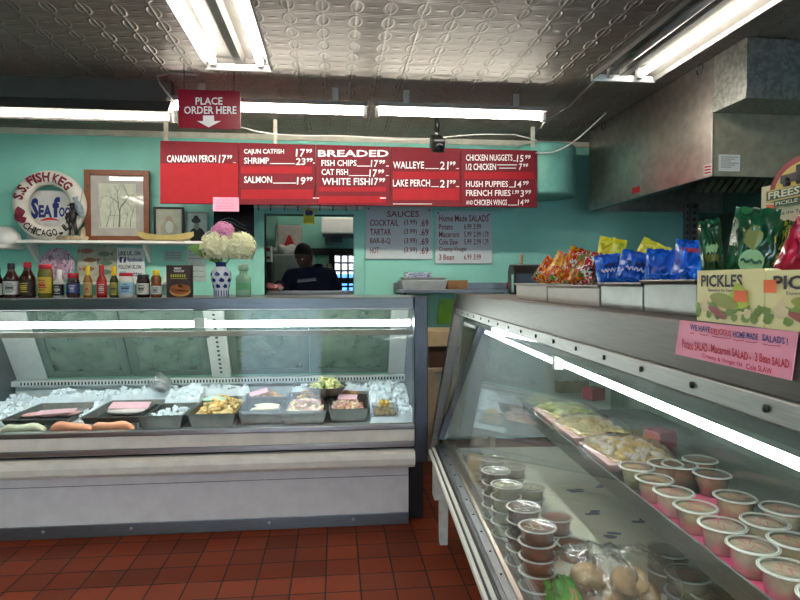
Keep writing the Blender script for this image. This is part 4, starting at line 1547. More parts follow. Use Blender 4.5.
FRY = [pm('fried_gold', (222, 186, 120), .6, var=.2, bump=.4), pm('fried_pale', (236, 214, 162), .6, var=.15, bump=.4)]
SLAW = [pm('slaw_cream', (226, 216, 160), .5, var=.12), pm('slaw_green', (186, 200, 130), .5, var=.12)]
NUT = [pm('breaded_brown', (178, 120, 76), .7, var=.25, bump=.4), pm('breaded_tan', (206, 156, 110), .7, var=.2)]
zr = .612
p = sfpan('steel pan heaped with golden strips, left of the four front pans', (186, 236, 414), 392, zr + .01, .085)
heap('breaded_strips', 'heap of golden breaded strips in the leftmost heaped pan', 'seafood', p, FRY, 150, .016, .07, elong=1.6)
zt_ = p[2] + p[5]
b = MB()
b.ball((0, 0, 0), .05, sc=(1.4, .9, .25), nz=.35, nf=9)
tag(b.build('green_film', pm('mint_film', (190, 226, 200), .3), loc=(p[0] - .03, p[1] - .02, zt_ + .035)), 'pale green plastic slip on the golden strips', 'slip')
p = sfpan('steel pan with flat cream fillets, second of the front pans', (236, 286, 411), 398, zr, .085)
for i in range(2):
    b = MB()
    b.ball((0, 0, 0), .07, 14, 8, 0, (1.15, .55, .22), .2, 8)
    tag(b.build('cream_fillet', pm('cream_fish', (222, 206, 184), .45, var=.08), loc=(p[0] + .01, p[1] - .045 + .085 * i, p[2] + .065), rot=(0, 0, .1 - .3 * i)), 'cream fish fillet in the second front pan, %s' % ('nearer the glass' if i == 0 else 'further from the glass'), 'fillet')
tag(MB().box(-.09, .09, -.055, .055, .0, .05).build('fillet_bed', pm('grey_ice_bed', (190, 196, 196), .4), loc=(p[0], p[1], p[2])), 'bed of ice under the cream fillets in the second front pan', 'ice', kind='stuff')
p = sfpan('steel pan of pale pieces with pink paper, third of the front pans', (279, 328, 411), 394, zr, .085)
heap('crab_salad', 'pale crab pieces heaped in the third front pan', 'seafood', p, [pm('crab_white', (232, 214, 196), .5), pm('crab_pink', (226, 170, 156), .5), FRY[1]], 110, .015, .045, elong=1.5)
b = MB()
b.box(-.07, .07, -.035, .035, 0, .002)
tag(b.build('pink_slip', SLIP, loc=(p[0] + .01, p[1] - .05, p[2] + .105), rot=(-.25, .05, .1)), 'pink paper slip on the crab pieces, third front pan', 'slip')
p = sfpan('steel pan of pink and white pieces, rightmost of the four front pans', (327, 370, 409), 393, zr, .085)
heap('shrimp_salad', 'pink and white seafood pieces in the rightmost front pan', 'seafood', p, [pm('shrimp_pink', (226, 178, 170), .5), pm('crab_white', (232, 214, 196), .5), NUT[1]], 100, .014, .035, elong=1.4)
b = MB().box(-.06, .06, -.04, .04, 0, .002)
tag(b.build('pink_slip', SLIP, loc=(p[0] + .0, p[1] + .035, p[2] + .105), rot=(.2, 0, -.1)), 'pink paper slip on the pieces in the rightmost front pan', 'slip')
z2 = .64
p = sfpan('steel pan of brown breaded bites behind the second front pan', (244, 288, 397), 385, z2, .08)
heap('breaded_bites', 'brown breaded bites in the pan behind the cream fillets', 'seafood', p, NUT, 90, .014, .045)
b = MB().box(-.06, .06, -.035, .035, 0, .002)
tag(b.build('pink_slip', SLIP, loc=(p[0] - .05, p[1] - .03, p[2] + .10), rot=(.2, -.2, .3)), 'pink paper slip on the brown bites behind the cream fillets', 'slip')
p = sfpan('small steel pan of tan bites behind the third front pan', (291, 328, 393), 384, z2, .08)
heap('tan_bites', 'tan bites in the small rear pan behind the crab pieces', 'seafood', p, [NUT[1], FRY[0]], 70, .013, .035)
p = sfpan('steel pan of reddish breaded balls behind the rightmost front pan', (331, 369, 394), 383, z2, .08)
heap('breaded_balls', 'reddish brown breaded balls in the right rear pan', 'seafood', p, NUT, 100, .014, .035)
p = sfpan('deep empty steel pan at the rear of the ice, tilted to the front', (247, 294, 384), 370, .70, .10)
p2 = p
b = MB()
q = PZ(327, 388, .68)
b.lathe([(.06, 0), (.10, .03), (.125, .07), (.13, .072), (.12, .068), (.095, .032), (.0, .008)], 24)
ybw = min(q.y, 3.93)
tag(b.build('slaw_bowl', PAN, loc=(q.x, ybw, .625)), 'round steel bowl of pale slaw behind the pans', 'bowl')
PANS.append((q.x - .12, q.x + .12, ybw - .12, ybw + .12, .625))
b = MB()
for i in range(140):
    a, r_ = R.uniform(0, 6.28), .10 * sqrt(R.random())
    z = .05 + .055 * (1 - (r_ / .1) ** 2) + R.uniform(-.008, .01)
    M = Matrix.Translation((r_ * cos(a), r_ * sin(a), z)) @ Matrix.Rotation(R.uniform(0, 3), 4, 'Z') @ Matrix.Rotation(R.uniform(-.7, .7), 4, 'Y')
    b.ball((0, 0, 0), .014, 6, 4, R.randrange(2), (1.9, .5, .5), .3, 9, M)
tag(b.build('slaw', SLAW, loc=(q.x, ybw, .632)), 'pale green and cream slaw heaped in the round bowl', 'slaw', kind='stuff')
# clear tub with yellow balls
q0, q1 = PZ(373, 418, .56), PZ(398, 418, .56)
tx, ty_, tw = (q0.x + q1.x) / 2, q0.y + .07, (q1.x - q0.x) / 2
t = thing('clear_tub', 'clear plastic tub of yellow balls at the right end of the ice', 'tub', (tx, ty_, .565))
b = MB()
b.hexa([(-tw * .85, -.05, 0), (tw * .85, -.05, 0), (tw * .85, .05, 0), (-tw * .85, .05, 0), (-tw, -.06, .055), (tw, -.06, .055), (tw, .06, .055), (-tw, .06, .055)])
b.build('tub', CLEAR, t)
MB().box(-tw - .004, tw + .004, -.064, .064, .055, .06).build('rim', CLEAR, t)
PANS.append((tx - tw, tx + tw, ty_ - .06, ty_ + .06, .565))
k = 0
for lay, zz in ((0, .02), (1, .048), (2, .075)):
    for i in range(4 - lay):
        for j in range(3 if lay < 2 else 2):
            k += 1
            b = MB().ball((0, 0, 0), .0155, 10, 7, 0, (1, 1, .92), .08, 20)
            tag(b.build('yellow_ball', pm('yellow_dough', (224, 182, 84), .5, var=.15), loc=(tx + (i - (3 - lay) / 2) * .03, ty_ + (j - (1 if lay < 2 else .5)) * .032, .565 + zz)),
                'yellow ball heaped in the clear tub at the right end of the ice', 'ball', 'yellow balls in the clear tub')
# left side pans
p = sfpan('shallow steel pan of pink fillets resting on the ice at the far left', (12, 76, 415), 403, .61, .035, flat=True, ys=(3.468, 3.66))
FP = pm('pink_fish', (232, 176, 170), .4, var=.12, scale=22)
for i in range(3):
    b = MB().ball((0, 0, 0), .075, 14, 8, 0, (1.0, .45, .18), .2, 8)
    tag(b.build('pink_fillet', FP, loc=(p[0] + (-.10, 0, .10)[i], p[1] + (.0, -.01, .0)[i], p[2] + .012), rot=(0, 0, .5)), 'pink fish fillet in the shallow far left pan, %s of three' % ('left', 'middle', 'right')[i], 'fillet', 'pink fillets in the far left pan')
b = MB().box(-.1, .1, -.05, .05, 0, .002)
tag(b.build('pink_slip', SLIP, loc=(p[0] + .02, p[1] - .01, p[2] + .028), rot=(.05, -.03, .15)), 'pink paper slip on the far left fillets', 'slip')
p = sfpan('shallow steel pan lined with pink sheets left of the clear scoop', (88, 150, 413), 400, .615, .04, flat=True, ys=(3.468, 3.68))
b = MB()
b.ball((0, 0, 0), .13, 16, 8, 0, (1.0, .55, .2), .25, 7)
tag(b.build('white_fish', pm('white_fish', (228, 212, 208), .4, var=.08), loc=(p[0], p[1], p[2] + .022)), 'white fish portion under pink sheet left of the scoop', 'fish')
b = MB().box(-.11, .11, -.06, .06, 0, .002)
tag(b.build('pink_slip', SLIP, loc=(p[0] + .01, p[1] + .01, p[2] + .05), rot=(.12, .03, .1)), 'pink paper sheet on the white fish left of the scoop', 'slip')
p = sfpan('deep steel pan of ice in front of the clear scoop', (136, 183, 416), 403, .618, .085)
PANS_DEEP = p
def slab_fillet(i):
    # thick flat fillet with a tapering tail
    b = MB()
    n = 10
    ring = [(-.034, -.024), (.034, -.03), (.032, .026), (-.03, .034)]
    vs = []
    for k in range(n + 1):
        u = k / n
        w_ = min(1, .5 + 4 * u) * min(1, .45 + 2.2 * (1 - u))
        for y, z in ring:
            vs.append((-.112 + .224 * u, y * (.8 + .2 * w_), -.03 + (z + .03) * w_ * (1 + .12 * sin(u * 7 + i * 2))))
    fs = [(k * 4 + q, k * 4 + (q + 1) % 4, k * 4 + 4 + (q + 1) % 4, k * 4 + 4 + q) for k in range(n) for q in range(4)]
    fs += [(3, 2, 1, 0), tuple(n * 4 + q for q in range(4))]
    return b.add(vs, fs, 0, True)


p = sfpan('low front tray of pale greenish fillets at the far left corner', (-34, 57, 429), 416, .552, .014, flat=True, ys=(3.372, 3.458))
for i in range(2):
    b = slab_fillet(i)
    tag(b.build('pale_fillet', pm('pale_green_fish', (214, 212, 184), .4, var=.1), sub=2, loc=(p[0] + (i - .5) * .225, p[1], p[2] + .035), rot=(0, 0, .02)), 'pale greenish fillet in the far left front tray, %s of the two' % ('left one', 'right one')[i], 'fillet', 'pale fillets in the front tray')
p = sfpan('low front tray of salmon fillets against the glass', (56, 136, 429), 416, .552, .014, flat=True, ys=(3.372, 3.458))
SAL = pm('salmon', (244, 164, 128), .42, var=.12, scale=7, stretch=(2, 1, 1))
for i in range(2):
    b = slab_fillet(i)
    tag(b.build('salmon_fillet', SAL, sub=2, loc=(p[0] + (i - .5) * .215, p[1], p[2] + .035), rot=(0, 0, -.02)), 'orange salmon fillet in the front tray, %s of the two' % ('left one', 'right one')[i], 'fillet', 'salmon fillets in the front tray')
# ice
b = MB()
nx, ny = 250, 62
ix0, ix1, iy0, iy1 = cxl + .035, cpl + .025, 3.352, 4.075
vs = []
for j in range(ny + 1):
    for i in range(nx + 1):
        x = ix0 + (ix1 - ix0) * i / nx
        y = iy0 + (iy1 - iy0) * j / ny
        s_ = (y - iy0) / (iy1 - iy0)
        z = .535 + .135 * min(1, s_ * 1.15) - .05 * max(0, (-1.2 - x)) * s_
        fr = min(1, max(.12, (y - 3.50) / .08))
        if y < 3.55:
            z = min(z, .506 + .4 * max(0, y - 3.50))
        z += fr * (.03 * noise.noise((x * 5, y * 5, 0)) + .014 * (noise.cell(Vector((x * 44, y * 44, 1))) - .3) + .012 * noise.noise((x * 60, y * 60, 3)))
        for X0, X1, Y0, Y1, zb in PANS:
            if X0 - .008 < x < X1 + .008 and Y0 - .008 < y < Y1 + .008:
                z = min(z, zb - .004)
        vs.append((x, y, max(z, .503)))
fs = [(j * (nx + 1) + i, j * (nx + 1) + i + 1, (j + 1) * (nx + 1) + i + 1, (j + 1) * (nx + 1) + i) for j in range(ny) for i in range(nx)]
b.add(vs, fs)
for i in range(900):
    x, y = R.uniform(ix0 + .03, ix1 - .03), R.uniform(3.56, 4.05)
    if any(X0 - .02 < x < X1 + .02 and Y0 - .02 < y < Y1 + .02 for X0, X1, Y0, Y1, zb in PANS):
        continue
    s_ = (y - iy0) / (iy1 - iy0)
    z = .545 + .135 * min(1, s_ * 1.15) - .05 * max(0, (-1.2 - x)) * s_ + .03 * noise.noise((x * 5, y * 5, 0))
    q = R.uniform(.008, .017)
    M = Matrix.Translation((x, y, z)) @ Matrix.Rotation(R.uniform(0, 3), 4, 'Z') @ Matrix.Rotation(R.uniform(-1, 1), 4, 'X')
    b.box(-q, q, -q, q, -q * .8, q * .8, 0, M)
for i in range(50):
    x, y = PANS_DEEP[0] + R.uniform(-.5, .5) * (PANS_DEEP[3] - .03), PANS_DEEP[1] + R.uniform(-.5, .5) * (PANS_DEEP[4] - .03)
    q = R.uniform(.01, .016)
    b.box(-q, q, -q, q, -q, q, 0, Matrix.Translation((x, y, PANS_DEEP[2] + R.uniform(.02, .06))) @ Matrix.Rotation(R.uniform(0, 3), 4, 'Y') @ Matrix.Rotation(R.uniform(0, 3), 4, 'X'))
tag(b.build('crushed_ice', pm('ice', (232, 240, 246), .2, var=.04)), 'bed of crushed ice filling the seafood case under the pans', 'ice', kind='stuff')
# clear scoop
q = PZ(168, 392, .66)
b = MB()
M = Matrix.Translation((q.x, q.y, .69)) @ Matrix.Rotation(radians(-50), 4, 'Y') @ Matrix.Rotation(radians(20), 4, 'X')
prof = [(.045, 0), (.055, .03), (.058, .1), (.056, .1), (.052, .03), (.042, .004), (0, .004)]
b.lathe(prof, 20, 0, M)
b.tube([M @ Vector((0, 0, 0)), M @ Vector((0, 0, -.06)), M @ Vector((.01, 0, -.12))], [.016, .013, .016], 10)
tag(b.build('ice_scoop', CLEAR), 'clear plastic scoop standing in the ice', 'scoop')

# ---------------------------------------------------------------- on top of the seafood case
BTY = 3.55


def bottle(label, x0, x1, yt, yb_, kind, liquid, capm, labm, lab2=None, cat='bottle'):
    q0, q1 = PY(x0, 300, BTY), PY(x1, 300, BTY)
    r = (q1.x - q0.x) / 2
    h = PY((x0 + x1) / 2, yt, BTY).z - PY((x0 + x1) / 2, yb_, BTY).z
    t = thing({'jar': 'jar', 'squat': 'jar'}.get(kind, 'sauce_bottle'), label, 'jar' if kind in ('jar', 'squat') else cat, ((q0.x + q1.x) / 2, BTY, TOPZ), (0, 0, R.uniform(-.2, .2)), 'condiments on the seafood case')
    P_ = {'bbq': ([(.9, 0), (1, .03), (1, .5), (.94, .58), (.62, .7), (.42, .8), (.42, .85)], .845, 1, .46, (.1, .48)),
          'jar': ([(.88, 0), (1, .04), (1, .72), (.86, .84), (.82, .86)], .86, 1, .88, (.14, .62)),
          'squat': ([(.85, 0), (1, .05), (1, .62), (.8, .78), (.78, .82)], .8, 1, .82, (.18, .58)),
          'thin': ([(.9, 0), (1, .02), (1, .5), (.8, .6), (.45, .7), (.42, .76)], .7, 1, .5, (.08, .48)),
          'honey': ([(.85, 0), (1, .05), (.95, .45), (.86, .5), (.95, .6), (.9, .74), (.6, .8), (.5, .82)], .8, 1, .62, (.12, .42))}[kind]
    prof, c0, c1, cr_, lb = P_
    b = MB()
    b.lathe([(0, 0)] + [(a * r, z * h) for a, z in prof] + [(0, prof[-1][1] * h)], 22)
    b.build('body', liquid, t)
    b = MB()
    cc = cr_ * r
    b.lathe([(cc * .98, c0 * h), (cc, (c0 + .01) * h), (cc, (c1 - .02) * h), (cc * .9, h), (0, h)], 20)
    b.build('cap' if kind not in ('jar', 'squat') else 'lid', capm, t)
    b = MB()
    rl = r * 1.012
    n = 14
    z0, z1 = lb[0] * h, lb[1] * h

    def lf(u, v):
        a = -pi / 2 + (u - .5) * 2.7
        return Vector((rl * cos(a), rl * sin(a), z0 + (z1 - z0) * v))
    vs = [lf(i / n, 0) for i in range(n + 1)] + [lf(i / n, 1) for i in range(n + 1)]
    b.add(vs, [(i, i + 1, n + 2 + i, n + 1 + i) for i in range(n)], 0, True)
    if lab2:
        rl = r * 1.022
        for k in range(5):
            w = R.uniform(.1, .24)
            v = .2 + .15 * k
            ribbon(b, [(.5 - w + 2 * w * i / 6, v) for i in range(7)], .06 if k not in (2,) else .14, lf, 1)
    b.build('label', [labm, lab2 or labm], t)
    return t


BBQ = pm('dark_sauce', (52, 20, 14), .12, var=.1, coat=.5)
CAPR = pm('red_cap', (186, 26, 44), .35)
CAPY = pm('yellow_cap', (232, 196, 30), .35)
LW = pm('label_white', (214, 210, 196), .5)
bottle('dark bottle cut by the left edge of the shelf row, pale label', -6, 3.5, 270, 300, 'bbq', BBQ, BLACK, LW, INKK)
bottle('dark barbecue sauce bottle with black cap and white label', 4, 19.5, 265.5, 300, 'bbq', BBQ, BLACK, LW, INKK)
bottle('dark barbecue sauce bottle with red cap', 20, 36, 264.5, 300, 'bbq', BBQ, CAPR, pm('label_dark', (40, 26, 26), .4), pm('label_yellow', (226, 190, 60), .5))
bottle('jar of relish with red lid and yellow label', 38.6, 53, 266.6, 300, 'jar', pm('relish', (112, 104, 40), .25, var=.3), CAPR, pm('label_yellow', (226, 190, 60), .5), pm('red_print', (200, 40, 44), .5))
bottle('white sauce bottle with black label', 54, 65, 272, 300, 'thin', pm('white_sauce', (214, 210, 200), .3), WHITE, BLACK, LW)
bottle('squat dark jar with red lid and blue label', 67, 80, 275, 299.5, 'squat', BBQ, CAPR, pm('label_blue', (48, 62, 128), .4), LW)
bottle('slim hot sauce bottle with yellow cap and tan label', 83.7, 92.5, 267.5, 299.5, 'thin', pm('amber_sauce', (158, 104, 34), .15), CAPY, pm('label_tan', (202, 178, 110), .5), INKR)
bottle('slim bright red hot sauce bottle with red cap', 97, 107, 267, 299.5, 'thin', pm('red_sauce', (170, 24, 24), .15), CAPR, pm('label_red', (196, 36, 40), .4), LW)
bottle('slim dark green hot sauce bottle with yellow cap', 110, 118.5, 268, 299.5, 'thin', pm('green_sauce', (58, 62, 26), .15), CAPY, pm('label_olive', (176, 156, 66), .5), INKK)
bottle('white mayonnaise jar with red lid and pale blue label', 118.8, 134, 274.7, 299.5, 'jar', pm('mayo', (226, 222, 208), .3), CAPR, pm('label_sky', (166, 204, 220), .5), pm('navy_ink', (28, 44, 112), .4))
bottle('dark jam jar with black lid and white label', 136.8, 150, 276.5, 299.5, 'jar', pm('jam', (36, 12, 18), .12), BLACK, LW, INKK)
bottle('amber honey bottle with yellow cap', 151, 162, 272, 299.5, 'honey', pm('honey', (146, 76, 14), .12, coat=.5), CAPY, LW, INKK)
# pancake box
q0, q1 = PY(167.7, 298, BTY), PY(192.5, 298, BTY)
h = PY(180, 266, BTY).z - PY(180, 298, BTY).z
t = thing('pancake_mix_box', 'dark brown box with a pancake picture beside the vase', 'box', ((q0.x + q1.x) / 2, BTY, TOPZ))
w = (q1.x - q0.x) / 2
MB().box(-w, w, -.025, .025, 0, h).build('carton', pm('brown_carton_print', (52, 26, 22), .4), t, bev=.002)
b = MB()
f = lambda u, v: Vector((-w + 2 * w * u, -.026, h * v))
disc(b, f, (.55, .2), .42, .17, 0)
f = lambda u, v: Vector((-w + 2 * w * u, -.0268, h * v))
disc(b, f, (.55, .24), .38, .14, 1)
disc(b, f, (.55, .30), .38, .12, 0)
f = lambda u, v: Vector((-w + 2 * w * u, -.0275, h * v))
disc(b, f, (.55, .32), .35, .10, 1)
disc(b, f, (.56, .36), .09, .04, 2)
b.build('pancake_picture', [pm('pancake_edge', (212, 160, 92), .5), pm('pancake_top', (170, 88, 36), .5), pm('label_yellow', (226, 190, 60), .5)], t)
b = MB()
for k, (a, c) in enumerate(((.32, .6), (.3, .72))):
    ribbon(b, [(a + (c - a) * i / 14, .82 + .05 * (1 - k) * 1.6 + .035 * sin(i * 1.9)) for i in range(15)], .025, f, 0)
for i in range(7):
    ribbon(b, [(.2 + i * .09, .63), (.2 + i * .09 + .01, .72)], .05, f, 1)
ribbon(b, [(.18, .59), (.84, .59)], .015, f, 1)
b.build('print', [INKW, pm('label_lime', (196, 196, 60), .5)], t)
# vases and hydrangeas
q0, q1 = PY(211, 298, BTY), PY(231.5, 298, BTY)
r = (q1.x - q0.x) / 2
vx = (q0.x + q1.x) / 2
h = PY(221, 263, BTY).z - PY(221, 298, BTY).z
t = thing('ceramic_vase', 'blue and white flowered vase holding the hydrangeas', 'vase', (vx, BTY, TOPZ))
vp = [(.72, 0), (.75, .02), (.7, .1), (.78, .3), (.95, .5), (1, .62), (.93, .74), (.6, .83), (.48, .88), (.5, .95), (.6, 1), (.54, 1), (.42, .9), (.4, .7)]
b = MB().lathe([(0, 0)] + [(a * r, z * h) for a, z in vp], 28)
b.build('body', pm('white_porcelain', (214, 218, 228), .15, var=.03), t)


def vr(z):
    for (a, z0), (c, z1) in zip(vp, vp[1:11]):
        if z0 <= z <= z1:
            return (a + (c - a) * (z - z0) / (z1 - z0)) * r
    return .5 * r


b = MB()
g = lambda u, v: Vector((vr(v) * 1.02 * cos(u), vr(v) * 1.02 * sin(u), v * h))
for i in range(7):
    for j in range(3):
        disc(b, g, (i * .9 + .45 * j, .32 + .17 * j), .26, .065, 0, 12, .25)
for i in range(18):
    ribbon(b, [(i * .35, .03), (i * .35, .2)], .12, g)
b.build('blue_pattern', pm('cobalt_glaze', (36, 48, 112), .15), t)
b = MB().lathe([(.485 * r * 1.03, .86 * h), (.5 * r * 1.03, .95 * h), (.62 * r, 1.002 * h)], 24, cap=False)
b.build('blue_neck', pm('cobalt_glaze', (36, 48, 112), .15), t)


def hydrangea(label, px, py, rp, mats, sx=1.0, leaf=None):
    c = PY(px, py, BTY - .02)
    rad = rp * (PY(px + 1, py, BTY).x - PY(px, py, BTY).x)
    base = Vector((vx, BTY, TOPZ + h * .75))
    t = thing('hydrangea', label, 'flower', tuple(base), group='hydrangeas in the blue vase')
    b = MB()
    rr = random.Random(px)
    for i in range(230):
        zz = rr.uniform(-.75, 1)
        a = rr.uniform(0, 6.283)
        d = Vector((sqrt(1 - zz * zz) * cos(a) * sx, sqrt(1 - zz * zz) * sin(a), zz * .98))
        pz = c + d * rad * rr.uniform(.82, 1.0)
        M = Matrix.Translation(pz) @ d.to_track_quat('Z', 'Y').to_matrix().to_4x4() @ Matrix.Rotation(rr.uniform(0, 1.5), 4, 'Z')
        s_ = rad * .17
        for k in range(4):
            M2 = M @ Matrix.Rotation(k * pi / 2, 4, 'Z')
            b.add([(0, 0, 0), (s_ * .7, -s_ * .5, s_ * .15), (s_ * 1.15, 0, s_ * .3), (s_ * .7, s_ * .5, s_ * .15)], [(0, 1, 2, 3)], rr.randrange(len(mats)), False, M2)
    b.ball(c, rad * .8, 12, 8, 0, (sx, 1, .85))
    b.build('bloom', mats, t, True)
    MB().tube([base, base.lerp(c, .5) + Vector((0, 0, .01)), c], .004, 6).build('stem', pm('stem_green', (88, 120, 56), .5), t, True)
    if leaf:
        q = PY(leaf[0], leaf[1], BTY - .03)
        b = MB()
        st = base + Vector((-.01, 0, .05))
        d = q - st
        n = 8
        vs = []
        for i in range(n + 1):
            s_ = i / n
            p = st + d * s_ + Vector((0, 0, .02 * sin(pi * s_)))
            wv = leaf[2] * sin(pi * min(1, s_ * .92 + .06)) ** .8
            side = d.cross(Vector((.3, -1, .2))).normalized() * wv
            vs += [p + side, p + Vector((0, 0, -.005)), p - side]
        fs = []
        for i in range(n):
            for j in range(2):
                fs.append((i * 3 + j, i * 3 + j + 1, i * 3 + j + 4, i * 3 + j + 3))
        b.add(vs, fs, 0, True)
        b.build('leaf', pm('leaf_green', (86, 132, 50), .4, var=.2), t, True)


CRH = [pm('cream_petal', (246, 244, 206), .6, var=.05), pm('lime_petal', (236, 236, 186), .6, var=.05)]
hydrangea('cream hydrangea bloom, left one above the blue vase, with a long leaf', 217, 247, 17, CRH, 1.0, (187, 247, .035))
hydrangea('cream hydrangea bloom, right one reaching past the vase', 240, 247, 16, CRH, 1.0)
hydrangea('pink hydrangea bloom at the top of the bunch', 223, 232, 11, [pm('pink_petal', (226, 140, 186), .6), pm('pale_pink_petal', (236, 172, 204), .6)], 1.1, (211, 240, .03))
q0, q1 = PY(236, 298, BTY + .12), PY(251, 298, BTY + .12)
r = (q1.x - q0.x) / 2
h3 = PY(243, 265, BTY + .12).z - PY(243, 298, BTY + .12).z
t = thing('glass_jar', 'pale green ribbed jar to the right of the blue vase', 'jar', ((q0.x + q1.x) / 2, BTY + .12, TOPZ))
MB().lathe([(0, 0), (r, 0), (r * 1.02, .1 * h3), (r, .5 * h3), (r * .95, .6 * h3), (r * .5, .68 * h3), (r * .5, .8 * h3)], 22).build('body', pm('pale_green_glass', (164, 206, 170), .2, var=.06), t)
MB().lathe([(r * .5, .78 * h3), (r * .72, .82 * h3), (r * .72, .97 * h3), (r * .6, h3), (0, h3)], 22).build('neck', pm('pale_green_lid', (176, 208, 178), .3), t)
MB().lathe([(r * 1.035, .22 * h3), (r * 1.035, .42 * h3)], 22, cap=False).build('label', pm('green_label', (118, 196, 130), .4), t)

# ================================================================ DELI CASE (right)
TH = radians(-2.95)
R0 = Vector((.653, 3.2, 0))
RCM = Matrix.Translation(R0) @ Matrix.Rotation(TH, 4, 'Z')
RCI = RCM.inverted()
CAMP = Vector((0, 0, H))


def RL(v, u, z):
    return RCM @ Vector((v, u, z))


def RZ(px, py, z):
    return RCI @ PZ(px, py, z)


def RV(px, py, v):
    o = RCI @ CAMP
    d = RCI.to_3x3() @ ray(px, py)
    s_ = (v - o.x) / d.x
    return o + d * s_


t = DC = thing('deli_case', 'long steel deli case with sloping glass front along the right', 'display case', tuple(R0), (0, 0, TH))
U0, U1 = 0.0, -3.7
VG0, VG1 = RZ(484, 523, .49).x, .004     # glass foot and head, measured outwards from the fascia
DV = .86
TP = 1.303
b = MB().prism([(0, 1.222), (.012, 1.222), (.012, TP - .012), (DV, TP - .012), (DV, TP), (0, TP)], 'y', U1, U0)
b.build('top_fascia', STEELH if False else steel('fascia_steel', (96, 92, 88), .46, (60, 2, 60)), t, bev=.004)
b = MB().prism([(-.008, 1.192), (.006, 1.192), (.006, 1.224), (-.005, 1.224)], 'y', U1, U0)
b.build('glass_rail', steel('rail_steel', (140, 140, 138), .45, (60, 2, 60)), t, bev=.003)
for i in range(16):
    u = -.06 - i * .165
    MB().lathe([(.005, 0), (.005, .003), (0, .004)], 10, 0, Matrix.Translation((-.0066, u, 1.209)) @ Matrix.Rotation(-pi / 2, 4, 'Y')).build('screw', BLACK, t)
zg = .49
b = MB().prism([(VG0, zg), (VG0 + .006, zg), (VG1 + .004, 1.194), (VG1 - .002, 1.194)], 'y', U1, U0 - .05)
b.build('front_glass', GLASSR, t)
# sill below the glass: steel lip, dark channel, white bumper stripes
so = VG0
MB().prism([(so - .012, .47), (so + .05, .47), (so + .05, .5), (so + .0, .505), (so - .012, .498)], 'y', U1, U0).build('sill_lip', steel('sill_steel', (150, 136, 124), .3, (60, 2, 60)), t, bev=.003)
MB().prism([(so - .034, .462), (so - .012, .462), (so - .012, .49), (so - .034, .482)], 'y', U1, U0).build('sill_channel', STEELD, t)
for i in range(14):
    u = -.08 - i * .155
    MB().lathe([(.004, 0), (.004, .003), (0, .004)], 8, 0, Matrix.Translation((so - .023, u, .487))).build('screw', BLACK, t)
for k, (a, c, m, nm) in enumerate(((.034, .048, STEELD, 'sill_strip'), (.048, .056, BLACK, 'gasket'), (.056, .070, WHITE, 'bumper_strip'), (.070, .076, BLACK, 'gasket'), (.076, .088, WHITE, 'bumper_strip'))):
    MB().box(so - c, so - a, U1, U0, .452 - k * .004, .480 - k * .006).build(nm, m, t, bev=.0015)
MB().box(so - .085, so + .0, U1, U0, .425, .45).build('sill_base', pm('brown_edge', (110, 82, 64), .5), t)
# far end: leaning post, end glass, inner leaning bar
vo = so - .088
b = MB().prism([(vo, .43), (vo + .045, .43), (.042, 1.214), (.042, TP + .002), (-.002, TP + .002)], 'y', -.012, .035)
b.build('end_post', steel('post_steel2', (96, 90, 84), .4, (2, 2, 20)), t, bev=.004)
ib0, ib1 = RCI @ PY(442, 441, 3.1), RCI @ PY(487, 327, 3.1)
b = MB().hexa([(ib0.x - .016, -.07, ib0.z), (ib0.x + .016, -.07, ib0.z), (ib0.x + .016, -.04, ib0.z), (ib0.x - .016, -.04, ib0.z),
               (ib1.x - .02, -.07, 1.2), (ib1.x + .02, -.07, 1.2), (ib1.x + .02, -.04, 1.2), (ib1.x - .02, -.04, 1.2)])
b.build('end_bar', MATS['post_steel'], t, bev=.003)
b = MB().prism([(ib0.x, ib0.z), (DV, ib0.z), (DV, 1.214), (ib1.x, 1.2)], 'y', -.036, -.03)
b.build('end_wall', INNER, t)
b = MB().prism([(vo + .045, .5), (ib0.x, .5), (ib1.x, 1.2), (.045, 1.2)], 'y', -.03, -.024)
b.build('end_glass', glassy('olive_glass', (170, 168, 136), .05, 4, haze=.2, hazecol=(150, 148, 120)), t)
MB().box(so + .0, DV, U1, -.03, .43, .468).build('deck', pm('deck_enamel', (206, 210, 196), .35, var=.05), t)
MB().box(DV - .02, DV, U1, 0, .43, TP - .012).build('rear_wall', pm('rear_liner_green', (118, 130, 122), .4, metal=.3), t)
for i in range(4):
    ua, uc = -.06 - i * .9, -.92 - i * .9
    b = MB()
    b.box(DV - .045, DV - .02, uc, ua, .86, .90).box(DV - .045, DV - .02, uc, ua, 1.18, 1.21).box(DV - .045, DV - .02, ua - .05, ua, .9, 1.18).box(DV - .045, DV - .02, uc, uc + .05, .9, 1.18)
    o = b.build('sliding_door', pm('rear_frame_dark', (88, 98, 94), .4, metal=.5), t)
    MB().box(DV - .036, DV - .03, uc + .05, ua - .05, .9, 1.18).build('pane', FOG, o)
b = MB().box(so + .14, DV, U1, -.15, .08, .43)
b.build('cabinet', pm('dark_cabinet', (44, 42, 40), .5), t)
lp = RCI @ PZ(443, 544, 0)
b = MB().hexa([(lp.x - .018, lp.y - .02, 0.001), (lp.x + .022, lp.y - .02, 0.001), (lp.x + .022, lp.y + .03, 0.001), (lp.x - .018, lp.y + .03, 0.001),
               (lp.x - .022, lp.y - .02, .24), (lp.x + .026, lp.y - .02, .24), (lp.x + .026, lp.y + .03, .24), (lp.x - .022, lp.y + .03, .24)])
b.build('leg', pm('worn_white_paint', (206, 200, 188), .6, var=.15, bump=.2), t, bev=.003)
MB().box(lp.x - .05, lp.x + .08, lp.y - .03, lp.y + .06, .24, .425).build('bracket', pm('worn_white_paint', (206, 200, 188), .6), t, bev=.004)
MB().box(.5, .6, U1 + .1, U1 + .2, 0, .08).build('leg', DARK, t)
